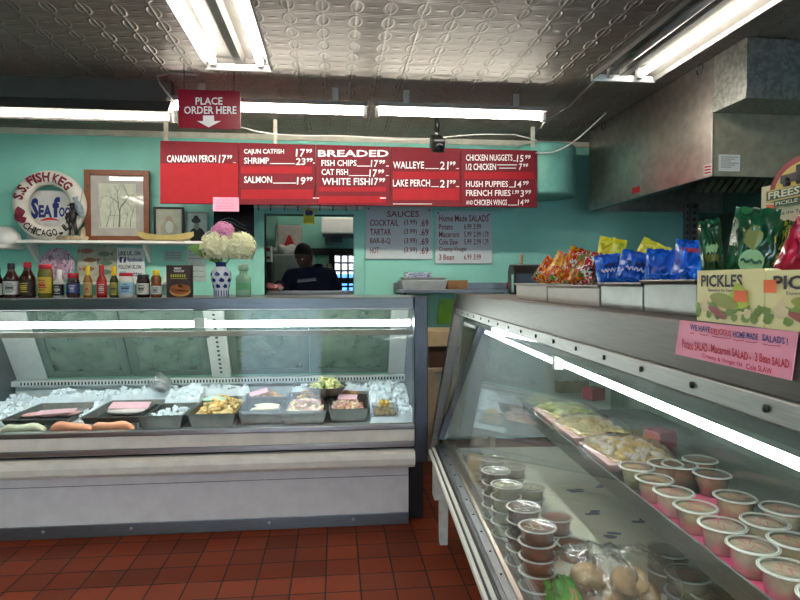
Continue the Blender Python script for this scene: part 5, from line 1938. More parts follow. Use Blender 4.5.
# lamp under the top
b = MB().box(.03, .40, U1 + .1, -.1, 1.25, 1.262).box(.028, .032, U1 + .1, -.1, 1.16, 1.25)
b.build('lamp_canopy', pm('canopy_grey', (84, 92, 88), .4), t)
for k in range(3):
    ua = -.16 - k * 1.2
    MB().tube([(.13, ua, 1.105), (.13, ua - 1.14, 1.10)], .0085, 12).build('lamp_tube', TUBEC, t)
    MB().box(.115, .145, ua - 1.175, ua - 1.145, 1.08, 1.25).build('lamp_socket', WHITE, t, bev=.003)
# middle shelf
ZS = .77
sv = RZ(690, 534, ZS + .025).x
b = MB().box(sv, DV - .05, U1 + .05, -.5, ZS - .012, ZS)
b.box(sv - .006, sv, U1 + .05, -.5, ZS - .03, ZS + .025)
b.build('shelf', steel('shelf_steel', (150, 152, 148), .3, (60, 2, 60)), t, bev=.002)
b = MB()
for k in range(5):
    u = -.6 - k * .72
    b.box(sv + .05, DV - .02, u - .01, u + .01, ZS - .04, ZS - .012)
b.build('shelf_bracket', STEELD, t)

# note on the fascia
t = thing('handwritten_sign', 'pink handwritten strip about homemade salads on the right case front', 'sign', tuple(RL(-.004, RV(735, 350, 0).y, RV(735, 375, 0).z)), (0, 0, TH))
fv = lambda off: (lambda px, py: RCM @ RV(px, py, off))
b = MB()
q = [RV(680, 320, -.003), RV(797.5, 332, -.003), RV(791, 380.5, -.003), RV(675, 354, -.003)]
b.add([RCM @ p for p in q] + [RCM @ (p + Vector((.0015, 0, 0))) for p in q], [(0, 1, 2, 3), (7, 6, 5, 4), (0, 4, 5, 1), (1, 5, 6, 2), (2, 6, 7, 3), (3, 7, 4, 0)])
b.build('strip', PINK, t, True)


def hand(b, s_, x0, y0, x1, y1, h_, mi, slope=None):
    # text on the strip following its slant: (x0,y0)-(x1,y1) is the baseline in the picture
    f_ = fv(-.0042)
    g_ = lambda u, v: f_(x0 + (x1 - x0) * u, y0 + (y1 - y0) * u - v * h_)
    put(b, s_, g_, (0, 0, 1, 1), mi, bold=.022, wob=.05)


b = MB()
hand(b, 'WE HAVE', 690, 330, 710, 333, 6, 0)
hand(b, 'DELICIOUS', 711, 334, 731, 336.5, 6.2, 1)
hand(b, 'HOME MADE', 733, 337, 758, 340, 6.4, 0)
hand(b, 'SALADS !', 762, 341, 788, 345, 7, 0)
hand(b, 'Potato SALAD -', 682, 348, 710, 353, 9, 1)
hand(b, 'Macaroni SALAD -', 711, 352, 751, 361, 8.5, 1)
hand(b, '3 Bean SALAD', 755, 361, 789, 369, 9, 1)
hand(b, 'Creamy & Vinegar Oil', 702, 358.5, 742, 368, 5.5, 1)
hand(b, 'Cole SLAW', 746, 369, 772, 374, 6, 1)
for x0, x1 in ((690, 694), (700, 708), (712, 731), (733, 744), (745, 757), (762, 781)):
    ribbon(b, [(x0 + (x1 - x0) * i / 4, 332.5 + (x0 + (x1 - x0) * i / 4 - 690) * .155 + .6 * sin(i)) for i in range(5)], .8, fv(-.0042), 1)
b.build('handwriting', [INKB, INKR], t, True)

# ---------------------------------------------------------------- tubs, pans and bags on the deli case
VP = .055


def topbox(name, label, cat, px0, px1, h, depth, mat, group, flare=.004, gap=.002):
    u0 = RV(px0, 300, VP).y - gap
    u1 = RV(px1, 300, VP).y + gap
    L_ = u0 - u1
    b = MB()
    o = [(0, -L_ / 2), (depth, -L_ / 2), (depth, L_ / 2), (0, L_ / 2)]
    cx = depth / 2

    def loop(ins, z):
        return [(x + (ins if x < cx else -ins), y + (ins if y < 0 else -ins), z) for x, y in o]
    Ls = [loop(.0, h - .006), loop(-.004, h - .003), loop(-.004, h), loop(.008, h), loop(.008 + flare, .004), loop(.004, 0), loop(.003, h - .008)]
    vs = sum(Ls, [])
    fs = []
    for k in range(6):
        for i in range(4):
            fs.append((k * 4 + i, k * 4 + (i + 1) % 4, k * 4 + 4 + (i + 1) % 4, k * 4 + 4 + i))
    fs.append((16, 17, 18, 19))
    fs.append((20, 23, 22, 21))
    for i in range(4):
        fs.append((24 + i, 24 + (i + 1) % 4, (i + 1) % 4, i))
    b.add(vs, fs)
    o_ = b.build(name, mat, loc=tuple(RL(VP, (u0 + u1) / 2, TP + .001)), rot=(0, 0, TH), bev=.006)
    tag(o_, label, cat, group)
    return (u0, u1)


PL = pm('milky_plastic', (178, 166, 156), .4, var=.05)
topbox('plastic_tub', 'far milky plastic tub of candy-bright snack bags on the right case', 'tub', 515, 546, .055, .28, PL, 'tubs and pans of snacks')
topbox('plastic_tub', 'nearer milky plastic tub of snack bags beside the first steel pan', 'tub', 546, 598.5, .051, .26, PL, 'tubs and pans of snacks')
topbox('steel_pan', 'steel pan of blue cookie bags beside the milky tub', 'pan', 598.5, 642, .057, .26, PAN, 'tubs and pans of snacks', .008)
topbox('steel_pan', 'deeper steel pan of blue cookie bags beside the yellow pickle box', 'pan', 641, 696.5, .062, .26, PAN, 'tubs and pans of snacks', .008)


def bag_mb(w, h, th, seed, crimp=.14):
    rr = random.Random(seed)
    ox, oy = rr.uniform(0, 50), rr.uniform(0, 50)
    b = MB()
    n = 14
    for sgn in (-1, 1):
        vs = []
        for j in range(n + 1):
            for i in range(n + 1):
                x, z = -1 + 2 * i / n, j / n
                e_ = max(0, (1 - x * x)) ** .45 * max(0, 1 - (abs(z - .5) * 2) ** 4) ** .7
                zz = z
                if z > 1 - crimp or z < crimp * .6:
                    e_ *= .12
                y = sgn * (th / 2 * e_ + .001)
                y += .006 * noise.noise((x * 3 + ox, z * 4 + oy, sgn)) * (e_ * 2 + .4) + .010 * noise.noise((x * 1.5 + oy, z * 1.7, 5))
                x2 = x * w / 2 * (1 - .10 * e_ + .04 * noise.noise((z * 5 + ox, 1, 1)))
                vs.append((x2, y + (.05 * h * (z - .8) if z > .8 else 0) * rr.choice((1, 1)), zz * h + .006 * noise.noise((x * 4 + ox, z, 9))))
        fs = []
        for j in range(n):
            for i in range(n):
                q = (j * (n + 1) + i, j * (n + 1) + i + 1, (j + 1) * (n + 1) + i + 1, (j + 1) * (n + 1) + i)
                fs.append(q if sgn < 0 else q[::-1])
        b.add(vs, fs, 0, True)
    return b


def bag(name, label, px, pyb, pyt, pw, v, mat, seed, roll=0, tilt=-15, yaw=0, th=.045, group=None, cat='bag', deco=None, zmin=None):
    p = RV(px, pyb, v)
    d = (RCM @ p - CAMP)
    dep = d.y * cos(YAW) + d.x * sin(YAW)
    h = (pyt - pyb) * -dep / F
    w = pw * dep / F
    wp = RCM @ p
    wp.z = max(wp.z, zmin or TP + .006)
    t = thing(name, label, cat, tuple(wp), (radians(tilt), radians(roll), -atan2(d.x, d.y) + radians(yaw)), group)
    bag_mb(w, h, th, seed).build('wrapper', mat, t)
    if deco:
        b = MB()
        g = lambda u, v_: Vector((w * (u - .5) * .92, -th * .5 * (max(0, 1 - (2 * u - 1) ** 2) ** .45) * max(0, 1 - (abs(v_ - .5) * 2) ** 4) ** .7 - .006, h * v_))
        mm = deco(b, g)
        b.build('print', mm, t)
    return t


ORG = print_mat('orange_wrapper', ((226, 90, 20), (240, 180, 30), (206, 30, 24), (232, 100, 24), (240, 226, 200), (96, 140, 30)), 2.4, .22)
REDW = print_mat('red_wrapper', ((196, 30, 34), (236, 228, 210), (150, 24, 24), (90, 140, 50), (220, 60, 40), (240, 150, 40)), 2.6, .22)
YELW = print_mat('yellow_wrapper', ((232, 214, 40), (240, 226, 80), (210, 190, 30), (150, 180, 40)), 2.5, .25)
BLUW = print_mat('blue_wrapper', ((22, 96, 214), (34, 120, 236), (16, 70, 176), (44, 136, 244)), 2.0, .2)


def squig(cols, y0=.5, n=2, amp=.06, wd=.05):
    def d(b, g):
        for k in range(n):
            ribbon(b, [(.2 + .6 * i / 16, y0 + k * .16 + amp * sin(i * 1.7 + k)) for i in range(17)], wd, g, k % len(cols))
        return list(cols)
    return d


WSQ = squig((pm('wrapper_white', (232, 232, 236), .4), pm('wrapper_black', (20, 20, 30), .4)), .42, 2, .05, .05)
G = 'snack bags in the far tubs'
bag('snack_bag', 'yellow and orange snack bag leaning at the far end of the tubs', 540, 283, 255, 20, .12, ORG, 1, 34, -8, group=G)
bag('snack_bag', 'yellow-topped snack bag second from the far end of the tubs', 554, 283, 251, 22, .14, print_mat('lemon_orange_wrapper', ((240, 190, 40), (236, 120, 40), (244, 214, 60), (230, 90, 120), (236, 110, 30)), 4, .22), 2, 26, -8, group=G)
bag('snack_bag', 'tall orange snack bag rising above the others in the tub', 570, 283, 246.5, 24, .15, ORG, 3, 20, -8, group=G, deco=squig((pm('wrapper_red', (200, 30, 30), .4), pm('wrapper_white', (232, 232, 236), .4)), .4, 2))
bag('snack_bag', 'red and white snack bag beside the first blue bag', 587, 284, 251, 24, .12, REDW, 4, 6, -8, group=G)
bag('snack_bag', 'small red snack bag with green print low at the front of the tub', 577, 286, 264, 20, .11, REDW, 5, 14, -8, group=G, th=.03)
bag('snack_bag', 'small red and black snack bag low behind the steel pan rim', 592, 287, 266, 16, .11, print_mat('red_black_wrapper', ((196, 30, 34), (40, 24, 24), (236, 228, 210), (170, 24, 24)), 2.8, .22), 6, 4, -6, group=G, th=.03)
bag('snack_bag', 'small orange snack bag low at the far front of the tub', 558, 285, 268, 22, .11, ORG, 7, 30, -8, group=G, th=.03)
G = 'yellow snack bags behind the blue ones'
bag('snack_bag', 'bright yellow snack bag standing behind the first blue bag', 606, 278, 237, 26, .22, YELW, 8, 10, -6, group=G)
bag('snack_bag', 'bright yellow snack bag tilted behind the second blue bag', 640, 276, 239, 28, .24, YELW, 9, 26, -6, group=G)
G = 'blue cookie bags'
bag('cookie_bag', 'blue cookie bag with white scrawl, farthest of the blue bags', 611, 286, 253, 25, .13, BLUW, 10, -8, -12, group=G, deco=WSQ)
bag('cookie_bag', 'wide blue cookie bag with white scrawl in the first steel pan', 631, 286, 250, 34, .15, BLUW, 11, 14, -14, group=G, deco=WSQ)
bag('cookie_bag', 'plain blue cookie bag between the two steel pans', 660, 286, 248, 31, .17, BLUW, 12, 4, -12, group=G)
bag('cookie_bag', 'tall dark blue cookie bag touching the green pouch', 686, 284, 238.5, 28, .17, BLUW, 13, 6, -10, group=G, deco=squig((pm('wrapper_red', (200, 30, 30), .4),), .7, 1, .04, .06))
bag('cookie_bag', 'low blue cookie bag lying along the front of the deeper pan', 668, 286, 272, 36, .12, BLUW, 14, 0, -26, group=G, th=.03)
bag('cookie_bag', 'small blue cookie bag at the near front corner of the deeper pan', 690, 284, 266, 16, .13, BLUW, 15, -12, -14, group=G, th=.03)
# dark dispenser behind the snack tubs
p = RV(530, 298, .36)
t = thing('tape_dispenser', 'black countertop dispenser with pale green side behind the snack tubs', 'dispenser', tuple(RL(.33, RV(527, 298, .33).y, TP)), (0, 0, TH))
b = MB().prism([(-.06, 0), (.09, 0), (.09, .12), (.06, .155), (-.02, .15), (-.06, .11)], 'x', -.08, .08)
b.build('body', BLACK, t, bev=.008)
MB().box(-.084, -.08, -.05, -.01, .01, .10).build('side_plate', pm('mint_plastic', (150, 196, 176), .4), t)
b = MB().prism([(0, 0), (.05, 0), (.035, .07), (-.01, .06)], 'x', -.003, .003, 0, Matrix.Translation((-.02, .02, .14)))
b.build('tag', pm('kraft_tag', (170, 140, 104), .7), t)

# pickle display boxes
VB = .006
CREAMY = pm('cream_box_print', (242, 230, 166), .45, var=.03)


def pickle_box(label, px0, px1, last, text):
    a = RV(px0, 318, VB).y
    c = RV(px1, 318, VB).y if px1 else a - .195
    hh = RV(px0, 271.5, VB).z - TP
    t = thing('pickle_box', label, 'box', tuple(RL(VB, (a + c) / 2, TP + .001)), (0, 0, TH), 'pickle display boxes')
    L_ = a - c
    b = MB()
    b.box(0, .004, -L_ / 2, L_ / 2, 0, hh).box(.106, .11, -L_ / 2, L_ / 2, 0, hh).box(.004, .106, -L_ / 2, -L_ / 2 + .004, 0, hh).box(.004, .106, L_ / 2 - .004, L_ / 2, 0, hh).box(.004, .106, -L_ / 2 + .004, L_ / 2 - .004, 0, .004)
    b.build('tray', CREAMY, t)
    g = lambda o: (lambda u, v: Vector((-o, L_ / 2 - L_ * u, hh * v)))
    b = MB()
    put(b, 'PICKLES', g(.0012), (.08, .68, .72, .91), bold=.025)
    put(b, 'Experience the Taste', g(.0012), (.2, .58, .58, .645))
    b.build('lettering', INKK, t)
    b = MB()
    rr = random.Random(5)
    for i in range(22):
        disc(b, g(.0012 + i * .00002), (rr.uniform(.02, .98), rr.uniform(.10, .34)), .045, .07, 0, 10, .25)
    disc(b, g(.0016), (.68, .5), .13, .24, 1, 12, .2)
    n = 12
    for cx, cy, L2_, w_, sl, mi in ((.46, .42, .22, .13, -.14, 2), (.36, .2, .15, .075, -.2, 3)):
        up = [(cx - L2_ + 2 * L2_ * i / n, cy + sl * (-.5 + i / n) + w_ * sin(pi * i / n) ** .5) for i in range(n + 1)]
        dn = [(cx - L2_ + 2 * L2_ * i / n, cy + sl * (-.5 + i / n) - w_ * sin(pi * i / n) ** .5) for i in range(n + 1)]
        b.add([g(.002)(*p) for p in up] + [g(.002)(*p) for p in dn], [(i, i + 1, n + 2 + i, n + 1 + i) for i in range(n)], mi)
    disc(b, g(.002), (.16, .3), .07, .11, 4, 10, .15)
    b.add([g(.0022)(*p) for p in ((.12, .38), (.2, .38), (.18, .58))], [(0, 1, 2)], 4)
    disc(b, g(.002), (.8, .22), .05, .09, 4, 10, .15)
    b.build('picture', [pm('leaf_print', (108, 136, 50), .5, var=.25), pm('lime_print', (190, 206, 60), .5), pm('pickle_print', (146, 150, 44), .45, var=.2), pm('chili_print', (150, 50, 40), .45), pm('garlic_print', (226, 206, 160), .5)], t)
    b = MB()
    rect(b, g(.0026), (.62, .42, .80, .62) if not last else (.0, .62, .12, .84))
    b.build('price_sticker', pm('orange_sticker', (250, 110, 50), .5), t)
    return t, L_, hh


pickle_box('yellow PICKLES display box beside the steel pan, holding green pouches', 696.8, 764, False, 1)
pickle_box('yellow PICKLES display box at the right picture edge, in front of the arched header card', 765, None, True, 1)
# header card standing behind the boxes
VH = .128
ua, ub = RV(771, 195, VH).y, RV(852, 195, VH).y
um = (ua + ub) / 2
hw = (ua - ub) / 2
zA, zB = RV(785, 200.5, VH).z - TP, RV(785, 188.5, VH).z - TP
zT = RV(765, 187, VH).z - TP
zP = RV(812, 152, VH).z - TP
t = thing('display_header', 'arched maroon and green header card with a black engine picture, behind the pickle boxes', 'display sign', tuple(RL(VH, um, TP + .0005)), (0, 0, TH))
uc = RV(761.5, 195, VH).y - um
MB().box(0, .004, -hw - .03, uc, 0, zT).build('card', pm('header_cream', (232, 222, 184), .5, var=.03), t)
n = 20


def arch(b, k, zt_, x0, x1, mi):
    b.prism([(hw * k, zA)] + [(hw * k * cos(pi * i / n), zB - .006 + (zt_ - zB + .006) * sin(pi * i / n)) for i in range(n + 1)] + [(-hw * k, zA)], 'x', x0, x1, mi)


b = MB()
arch(b, .97, zP, -.004, -.0005, 0)
arch(b, .80, zP - .010, -.0055, -.004, 1)
b.build('arch', [pm('maroon_print', (166, 34, 40), .45), pm('amber_print', (226, 190, 90), .45)], t)
b = MB()
b.box(-.0065, -.0055, -hw * .5, hw * .62, zB + .006, zB + .018)
for k in range(3):
    b.lathe([(.008, 0), (.008, .001), (0, .001)], 12, 0, Matrix.Translation((-.0055, hw * (.45 - .35 * k), zB + .006)) @ Matrix.Rotation(-pi / 2, 4, 'Y'))
b.box(-.0065, -.0055, -hw * .1, hw * .2, zB + .018, zB + .028)
b.build('engine_picture', INKK, t)
b = MB()
b.box(-.008, -.0055, -hw, hw, zA, zB, 0)
b.box(-.009, -.008, -hw * .96, hw * .96, zA + .0025, zB - .0025, 1)
b.box(-.0085, -.0055, -hw * .75, hw * .75, zA - .009, zA, 1)
g = lambda u, v: Vector((-.0098, hw - 2 * hw * u, zA + (zB - zA) * v))
put(b, 'FREESTONE', g, (.05, .2, .95, .82), 2, bold=.03)
put(b, 'PICKLE & BRINE', g, (.16, -.42, .84, -.12), 2, bold=.01)
b.build('banner', [pm('gold_print', (216, 186, 110), .45), pm('bottle_green_print', (30, 74, 48), .45), pm('ivory_ink', (240, 232, 200), .5)], t)
b = MB()
put(b, 'Experience the Taste', g, (-.05, -1.35, .6, -1.0), 0)
b.build('lettering', INKK, t)
b = MB()
cs = [RV(px, py, VH - .0015) for px, py in ((766, 211), (775.5, 211), (775.5, 205), (766, 205))]
b.quad(*[Vector((p_.x - VH, p_.y - um, p_.z - TP)) for p_ in cs])
b.build('price_sticker', pm('orange_sticker', (250, 110, 50), .5), t)
GRN = print_mat('green_pouch', ((20, 74, 46), (28, 92, 56), (16, 58, 38), (40, 110, 64)), 1.6, .18)
RDP = print_mat('red_pouch', ((150, 20, 44), (176, 28, 56), (120, 14, 34)), 1.6, .18)


def oval(b, g):
    disc(b, g, (.55, .22), .3, .17, 0, 18)
    disc(b, lambda u, v: g(u, v) + Vector((0, -.0006, 0)), (.5, .55), .22, .16, 1, 14, .15)
    ribbon(b, [(.3 + .5 * i / 8, .22 + .02 * sin(i * 2)) for i in range(9)], .04, lambda u, v: g(u, v) + Vector((0, -.0008, 0)), 2)
    return [pm('pale_green_print', (150, 190, 130), .4), pm('olive_print', (110, 116, 40), .3), pm('forest_ink', (30, 80, 50), .4)]


G = 'pickle pouches in the display boxes'
zb = TP + .006
bag('pickle_pouch', 'dark green pickle pouch at the far end of the yellow box', 714, 276, 219, 21, .06, GRN, 21, -6, -4, group=G, th=.025, zmin=zb, cat='pouch', deco=squig((pm('olive_print', (110, 116, 40), .3), pm('pale_green_print', (150, 190, 130), .4)), .3, 2, .05, .1))
bag('pickle_pouch', 'large green pickle pouch with shiny clear window over the yellow box', 746, 278, 207, 40, .05, GRN, 22, 8, -4, group=G, th=.03, zmin=zb, cat='pouch', deco=oval)
bag('pickle_pouch', 'green and yellow pickle pouch behind the red one', 770, 278, 219, 28, .08, print_mat('green_yellow_pouch', ((24, 80, 48), (30, 60, 30), (190, 176, 50), (20, 66, 40)), 3, .18), 23, 10, -4, group=G, th=.025, zmin=zb, cat='pouch')
bag('pickle_pouch', 'red pickle pouch leaning at the right edge of the picture', 791, 281, 214, 40, .04, RDP, 24, 22, -4, group=G, th=.03, zmin=zb, cat='pouch')

# ---------------------------------------------------------------- inside the deli case
ZD = .4685
FROST = glassy('frosted_lid', (246, 246, 242), .05, 3, haze=.05, hazecol=(240, 240, 232), rough=.15)
FROSTB = glassy('frosted_cup', (246, 246, 240), .05, 3, haze=.06, hazecol=(226, 224, 214), rough=.2)


def cup_proto(name, r1, r0, h, body, content, ink, seed, fill=.9):
    t = thing(name, 'cup', 'cup', (0, 0, 0))
    MB().lathe([(0, 0), (r0, 0), (r1 - .002, h * .93), (r1, h * .95)], 22, cap=False).build('cup_wall', body, t)
    b = MB()
    k = r0 + (r1 - r0) * fill - .002
    b.lathe([(0, .002), (r0 - .0015, .002), (k, h * fill), (k * .5, h * (fill + .015)), (0, h * (fill + .01))], 22)
    b.build('contents', content, t)
    MB().lathe([(r1 + .0015, h * .93), (r1 + .0035, h * .95), (r1 + .003, h * 1.02), (r1 - .002, h * 1.03), (r1 - .006, h * .985), (0, h * .985)], 24, cap=False).build('lid', FROST, t)
    MB().lathe([(r1 + .002, h * .955), (r1 + .0045, h * .965), (r1 + .004, h * 1.015), (r1 - .001, h * 1.03), (r1 - .003, h * 1.0)], 24, cap=False).build('lid_rim', pm('frosted_rim', (214, 212, 202), .3), t)
    if ink:
        b = MB()
        rr = random.Random(seed)
        for s_ in (0, 2):
            a0 = rr.uniform(0, 3)
            ribbon(b, [((i / 7 - .5) * r1 * 1.1, r1 * (.3 * sin(i * 1.6 + a0) + (s_ - 1) * .28)) for i in range(8)], .0022 if ink is INKR else .004, lambda u, v: Vector((u, v, h * .992)))
        b.build('marker_scrawl', ink, t)
    return t


first = {}


def place_cup(key, p, label, group, rz=0):
    pr = first[key]
    if not pr[1]:
        o = pr[0]
        o.location = p
        o.rotation_euler = (0, 0, rz)
        o['label'] = label
        pr[1] = True
    else:
        o = dup(pr[0], p, (0, 0, rz), label)
    o['group'] = group
    o['category'] = 'cup'
    return o


def reg(key, *a):
    first[key] = [cup_proto(*a), False]


DSAUCE = pm('brown_sauce', (176, 100, 66), .35, var=.12)
reg('brown', 'sauce_cup', .050, .043, .04, FROSTB, DSAUCE, pm('cream_scrawl', (236, 220, 190), .5), 1)
reg('dark', 'sauce_cup', .050, .043, .04, FROSTB, pm('dark_slaw_sauce', (120, 84, 70), .35, var=.15), pm('cream_scrawl', (236, 220, 190), .5), 2)
reg('green', 'sauce_cup', .050, .043, .04, FROSTB, pm('tartar_cream', (206, 208, 166), .4, var=.06), pm('cream_scrawl', (236, 220, 190), .5), 3)
reg('grey', 'sauce_cup', .050, .043, .04, FROSTB, pm('greyish_cream', (176, 172, 158), .4, var=.06), None, 4)
reg('red', 'sauce_cup', .052, .045, .05, FROSTB, pm('red_brown_sauce', (172, 96, 60), .35, var=.12), None, 5)
ORD = {1: ('single',), 2: ('top', 'bottom'), 3: ('top', 'middle', 'bottom'), 5: ('topmost', 'second from top', 'third from top', 'fourth from top', 'bottom'), 4: ('topmost', 'second from top', 'third from top', 'bottom')}


def stack(key, px, py, n, desc, hh=.0415, jit=.003):
    ztop = ZD + n * hh
    p = RZ(px, py, ztop)
    for i in range(n):
        k = n - 1 - i
        w = RL(p.x + R.uniform(-jit, jit), p.y + R.uniform(-jit, jit), ZD + i * hh + .0005)
        lab = '%s cup of the %s' % (ORD[n][k], desc) if n > 1 else 'single cup, %s' % desc
        place_cup(key, tuple(w), lab, 'sauce cups stacked on the case floor', R.uniform(-.6, .6) + .4)


stack('brown', 537, 526, 5, 'front stack of brown sauce cups nearest the glass')
stack('dark', 523, 506, 5, 'dark sauce stack just behind the front brown stack')
stack('green', 507, 484, 5, 'pale green stack in the row along the glass')
stack('grey', 496, 470, 5, 'greyish stack beyond the pale green stack')
stack('grey', 492, 458, 4, 'farthest greyish stack, beside the lemons')
stack('red', 556, 516, 2, 'red-brown pair to the right of the front stack', .051)
stack('red', 574, 543, 1, 'red-brown sauce, behind the bread bags', .051)
stack('green', 531, 487, 2, 'short pale green pair behind the dark stack')
stack('grey', 513, 466, 3, 'short greyish stack in the second row from the glass')
# lemons in a clear tub
p = RZ(472, 484, ZD)
t = thing('clear_tub', 'clear plastic tub of lemons at the far end of the deli case floor', 'tub', tuple(RL(p.x + .012, p.y, ZD + .0005)), (0, 0, TH))
b = MB().hexa([(-.036, -.07, 0), (.036, -.07, 0), (.036, .07, 0), (-.036, .07, 0), (-.042, -.08, .13), (.042, -.08, .13), (.042, .08, .13), (-.042, .08, .13)])
b.build('tub', CLEAR, t, bev=.006)
LEM = pm('lemon_skin', (236, 190, 60), .4, var=.08, bump=.2, scale=60)
for i, (dx, dy, dz, lab) in enumerate(((-.002, -.035, .034, 'lower near'), (.0, .035, .034, 'lower far'), (-.002, -.02, .095, 'upper near'), (.002, .04, .098, 'upper far'))):
    b = MB().lathe([(0, -.043), (.008, -.04), (.022, -.028), (.031, 0), (.022, .028), (.008, .04), (0, .043)], 14)
    w = RL(p.x + .012 + dx, p.y + dy, ZD + dz)
    tag(b.build('lemon', LEM, loc=tuple(w), rot=(1.2, .4 * i, .8 * i)), 'yellow lemon in the clear tub, %s one' % lab, 'lemon', 'lemons in the clear tub')
# paper liner with blue smudges
a, c = RZ(560, 560, ZD), RZ(600, 470, ZD)
t = thing('paper_liner', 'pale paper liner with blue floral marks on the deli case floor', 'liner', tuple(RL(.35, -1.55, ZD)), (0, 0, TH))
LI = RCM.inverted() @ Vector(RL(.35, -1.55, ZD))
b = MB().box(-.26, .40, -.62, .9, .0004, .0014)
b.build('sheet', pm('liner_paper', (222, 222, 200), .6, var=.04), t)
b = MB()
for px, py in ((591, 512), (612, 535), (640, 520), (575, 490), (604, 486)):
    q = RZ(px, py, ZD + .002)
    for k in range(5):
        disc(b, lambda u, v: Vector((u, v, .0018)), (q.x - .35 + R.uniform(-.025, .025), q.y + 1.55 + R.uniform(-.02, .02)), .02, .011, 0, 10, .3)
b.build('floral_marks', pm('blue_smudge', (104, 122, 150), .6), t)
b = MB().box(-.09, .07, -.07, .07, 0, .0015)
p = RZ(530, 586, ZD)
tag(b.build('pink_sheet', PINK, loc=tuple(RL(p.x + .05, p.y - .04, ZD + .001)), rot=(0, 0, .2)), 'pink paper sheet under the front brown sauce stack', 'paper')
# bread bags
BUN = pm('bun_crust', (214, 172, 124), .5, var=.2, scale=22, bump=.3)
for k, (px, py, rr_, lab) in enumerate(((585, 592, .075, 'nearer the sauce cups'), (628, 596, .085, 'nearer the dark jars'))):
    p = RZ(px, py, ZD + .06)
    c = RL(p.x + .02, p.y, ZD)
    k2 = 0
    for dx, dy, dz in ((-.055, .05, .042), (.05, .06, .042), (0, -.05, .044), (.0, .03, .10)):
        k2 += 1
        b = MB()
        b.lathe([(0, 0), (.035, 0), (.05, .014), (.048, .034), (.03, .052), (0, .058)], 18)
        tag(b.build('bread_bun', BUN, loc=(c.x + dx, c.y + dy, c.z + dz - .036), rot=(R.uniform(-.2, .2), R.uniform(-.2, .2), 0)), 'round tan bread bun in the clear bag %s' % lab, 'bun', 'buns in the bag ' + lab)
    b = MB()
    n, m_ = 40, 26
    vs = []
    for j in range(m_ + 1):
        for i in range(n):
            th, a = pi * j / m_, 2 * pi * i / n
            d = Vector((sin(th) * cos(a), sin(th) * sin(a), -cos(th)))
            q = 1 + .16 * noise.noise((d * 3.2 + Vector((k * 9, 0, 0)))) + .16 * abs(noise.noise(d * 7)) + .08 * noise.noise(d * 15)
            vs.append(c + Vector((d.x * .108 * q, d.y * .12 * q, max(.002, .085 + d.z * .092 * q))))
    b.add(vs, [(j * n + i, j * n + (i + 1) % n, (j + 1) * n + (i + 1) % n, (j + 1) * n + i) for j in range(m_) for i in range(n)], 0, True)
    tag(b.build('bread_bag', FILM), 'clear wrinkled plastic bag of buns, the one %s' % lab, 'bag', 'bread bags')
p = RZ(556, 590, ZD + .04)
b = MB()
for i in range(9):
    x0 = -.045 + .011 * i
    b.tube([(x0 + .01 * sin(j * .9 + i), -.07 + .018 * j, .012 + .06 * sin(pi * j / 8) + .006 * sin(j * 2 + i)) for j in range(9)], .0035, 6)
b.ball((0, 0, .03), .045, 12, 8, 0, (1, 1.3, .75), .2)
tag(b.build('green_net', pm('green_net_plastic', (98, 186, 72), .4, var=.2), loc=tuple(RL(p.x + .005, p.y, ZD + .001))), 'bright green netting bundle beside the front brown stack', 'netting')
# jars to the right on the floor
reg('murky', 'salad_tub', .058, .052, .055, FROSTB, pm('murky_beans', (112, 104, 72), .4, var=.3), None, 6)
reg('palelid', 'salad_tub', .056, .05, .05, FROSTB, pm('pale_beans', (196, 184, 150), .4, var=.2), INKR, 7)
reg('corn', 'salad_tub', .062, .054, .07, FROSTB, pm('corn_yellow', (226, 206, 130), .4, var=.25, scale=70), INKR, 8)
for key, px, py, n, hh, desc in (('murky', 668, 549, 2, .0565, 'dark bean tubs under the shelf edge'), ('palelid', 688, 573, 2, .0515, 'pale lidded tubs with red scrawl'), ('corn', 713, 592, 1, .0715, 'yellow corn salad at the bottom picture edge')):
    p = RZ(px, py, ZD + n * hh)
    for i in range(n):
        lab = '%s tub of the two %s' % (('top', 'bottom')[n - 1 - i], desc) if n > 1 else 'tub of %s' % desc
        o = place_cup(key, tuple(RL(p.x, p.y, ZD + i * hh + .0005)), lab, 'salad tubs on the case floor', .5)
        o['category'] = 'tub'
# shelf: pale salad cups with red scrawls
CUPS = pm('potato_salad', (222, 208, 176), .5, var=.12, scale=60)
reg('salad', 'salad_cup', .046, .034, .058, FROSTB, CUPS, INKR, 9)
reg('salad2', 'salad_cup', .046, .034, .058, FROSTB, pm('macaroni_salad', (216, 200, 150), .5, var=.12, scale=60), INKR, 10)
reg('beans', 'salad_cup', .046, .034, .058, FROSTB, pm('bean_salad', (170, 116, 78), .5, var=.25, scale=60), None, 11)
rowA = ((670, 491), (688, 506), (719, 524), (743, 542), (772.5, 559), (799, 576))
rowB = ((712, 473), (760, 521), (783, 540), (806, 556))
rowC = ((652, 478), (636, 466), (664, 463), (690, 462))
ordA = ('farthest', 'second', 'third', 'fourth', 'fifth', 'sixth')
used = []


def shelf_cup(key, px, py, label):
    p = RZ(px, py, ZS + .061)
    for _ in range(60):
        bad = [q for q in used if (q - p).length < .100]
        if not bad:
            break
        d = (p - bad[0])
        d.z = 0
        p = p + (d.normalized() if d.length > 1e-4 else Vector((1, 0, 0))) * .006
    p.x = min(max(p.x, sv + .053), DV - .10)
    used.append(p.copy())
    place_cup(key, tuple(RL(p.x, p.y, ZS + .0022)), label, 'salad cups on the glass case shelf', R.uniform(-.5, .5))


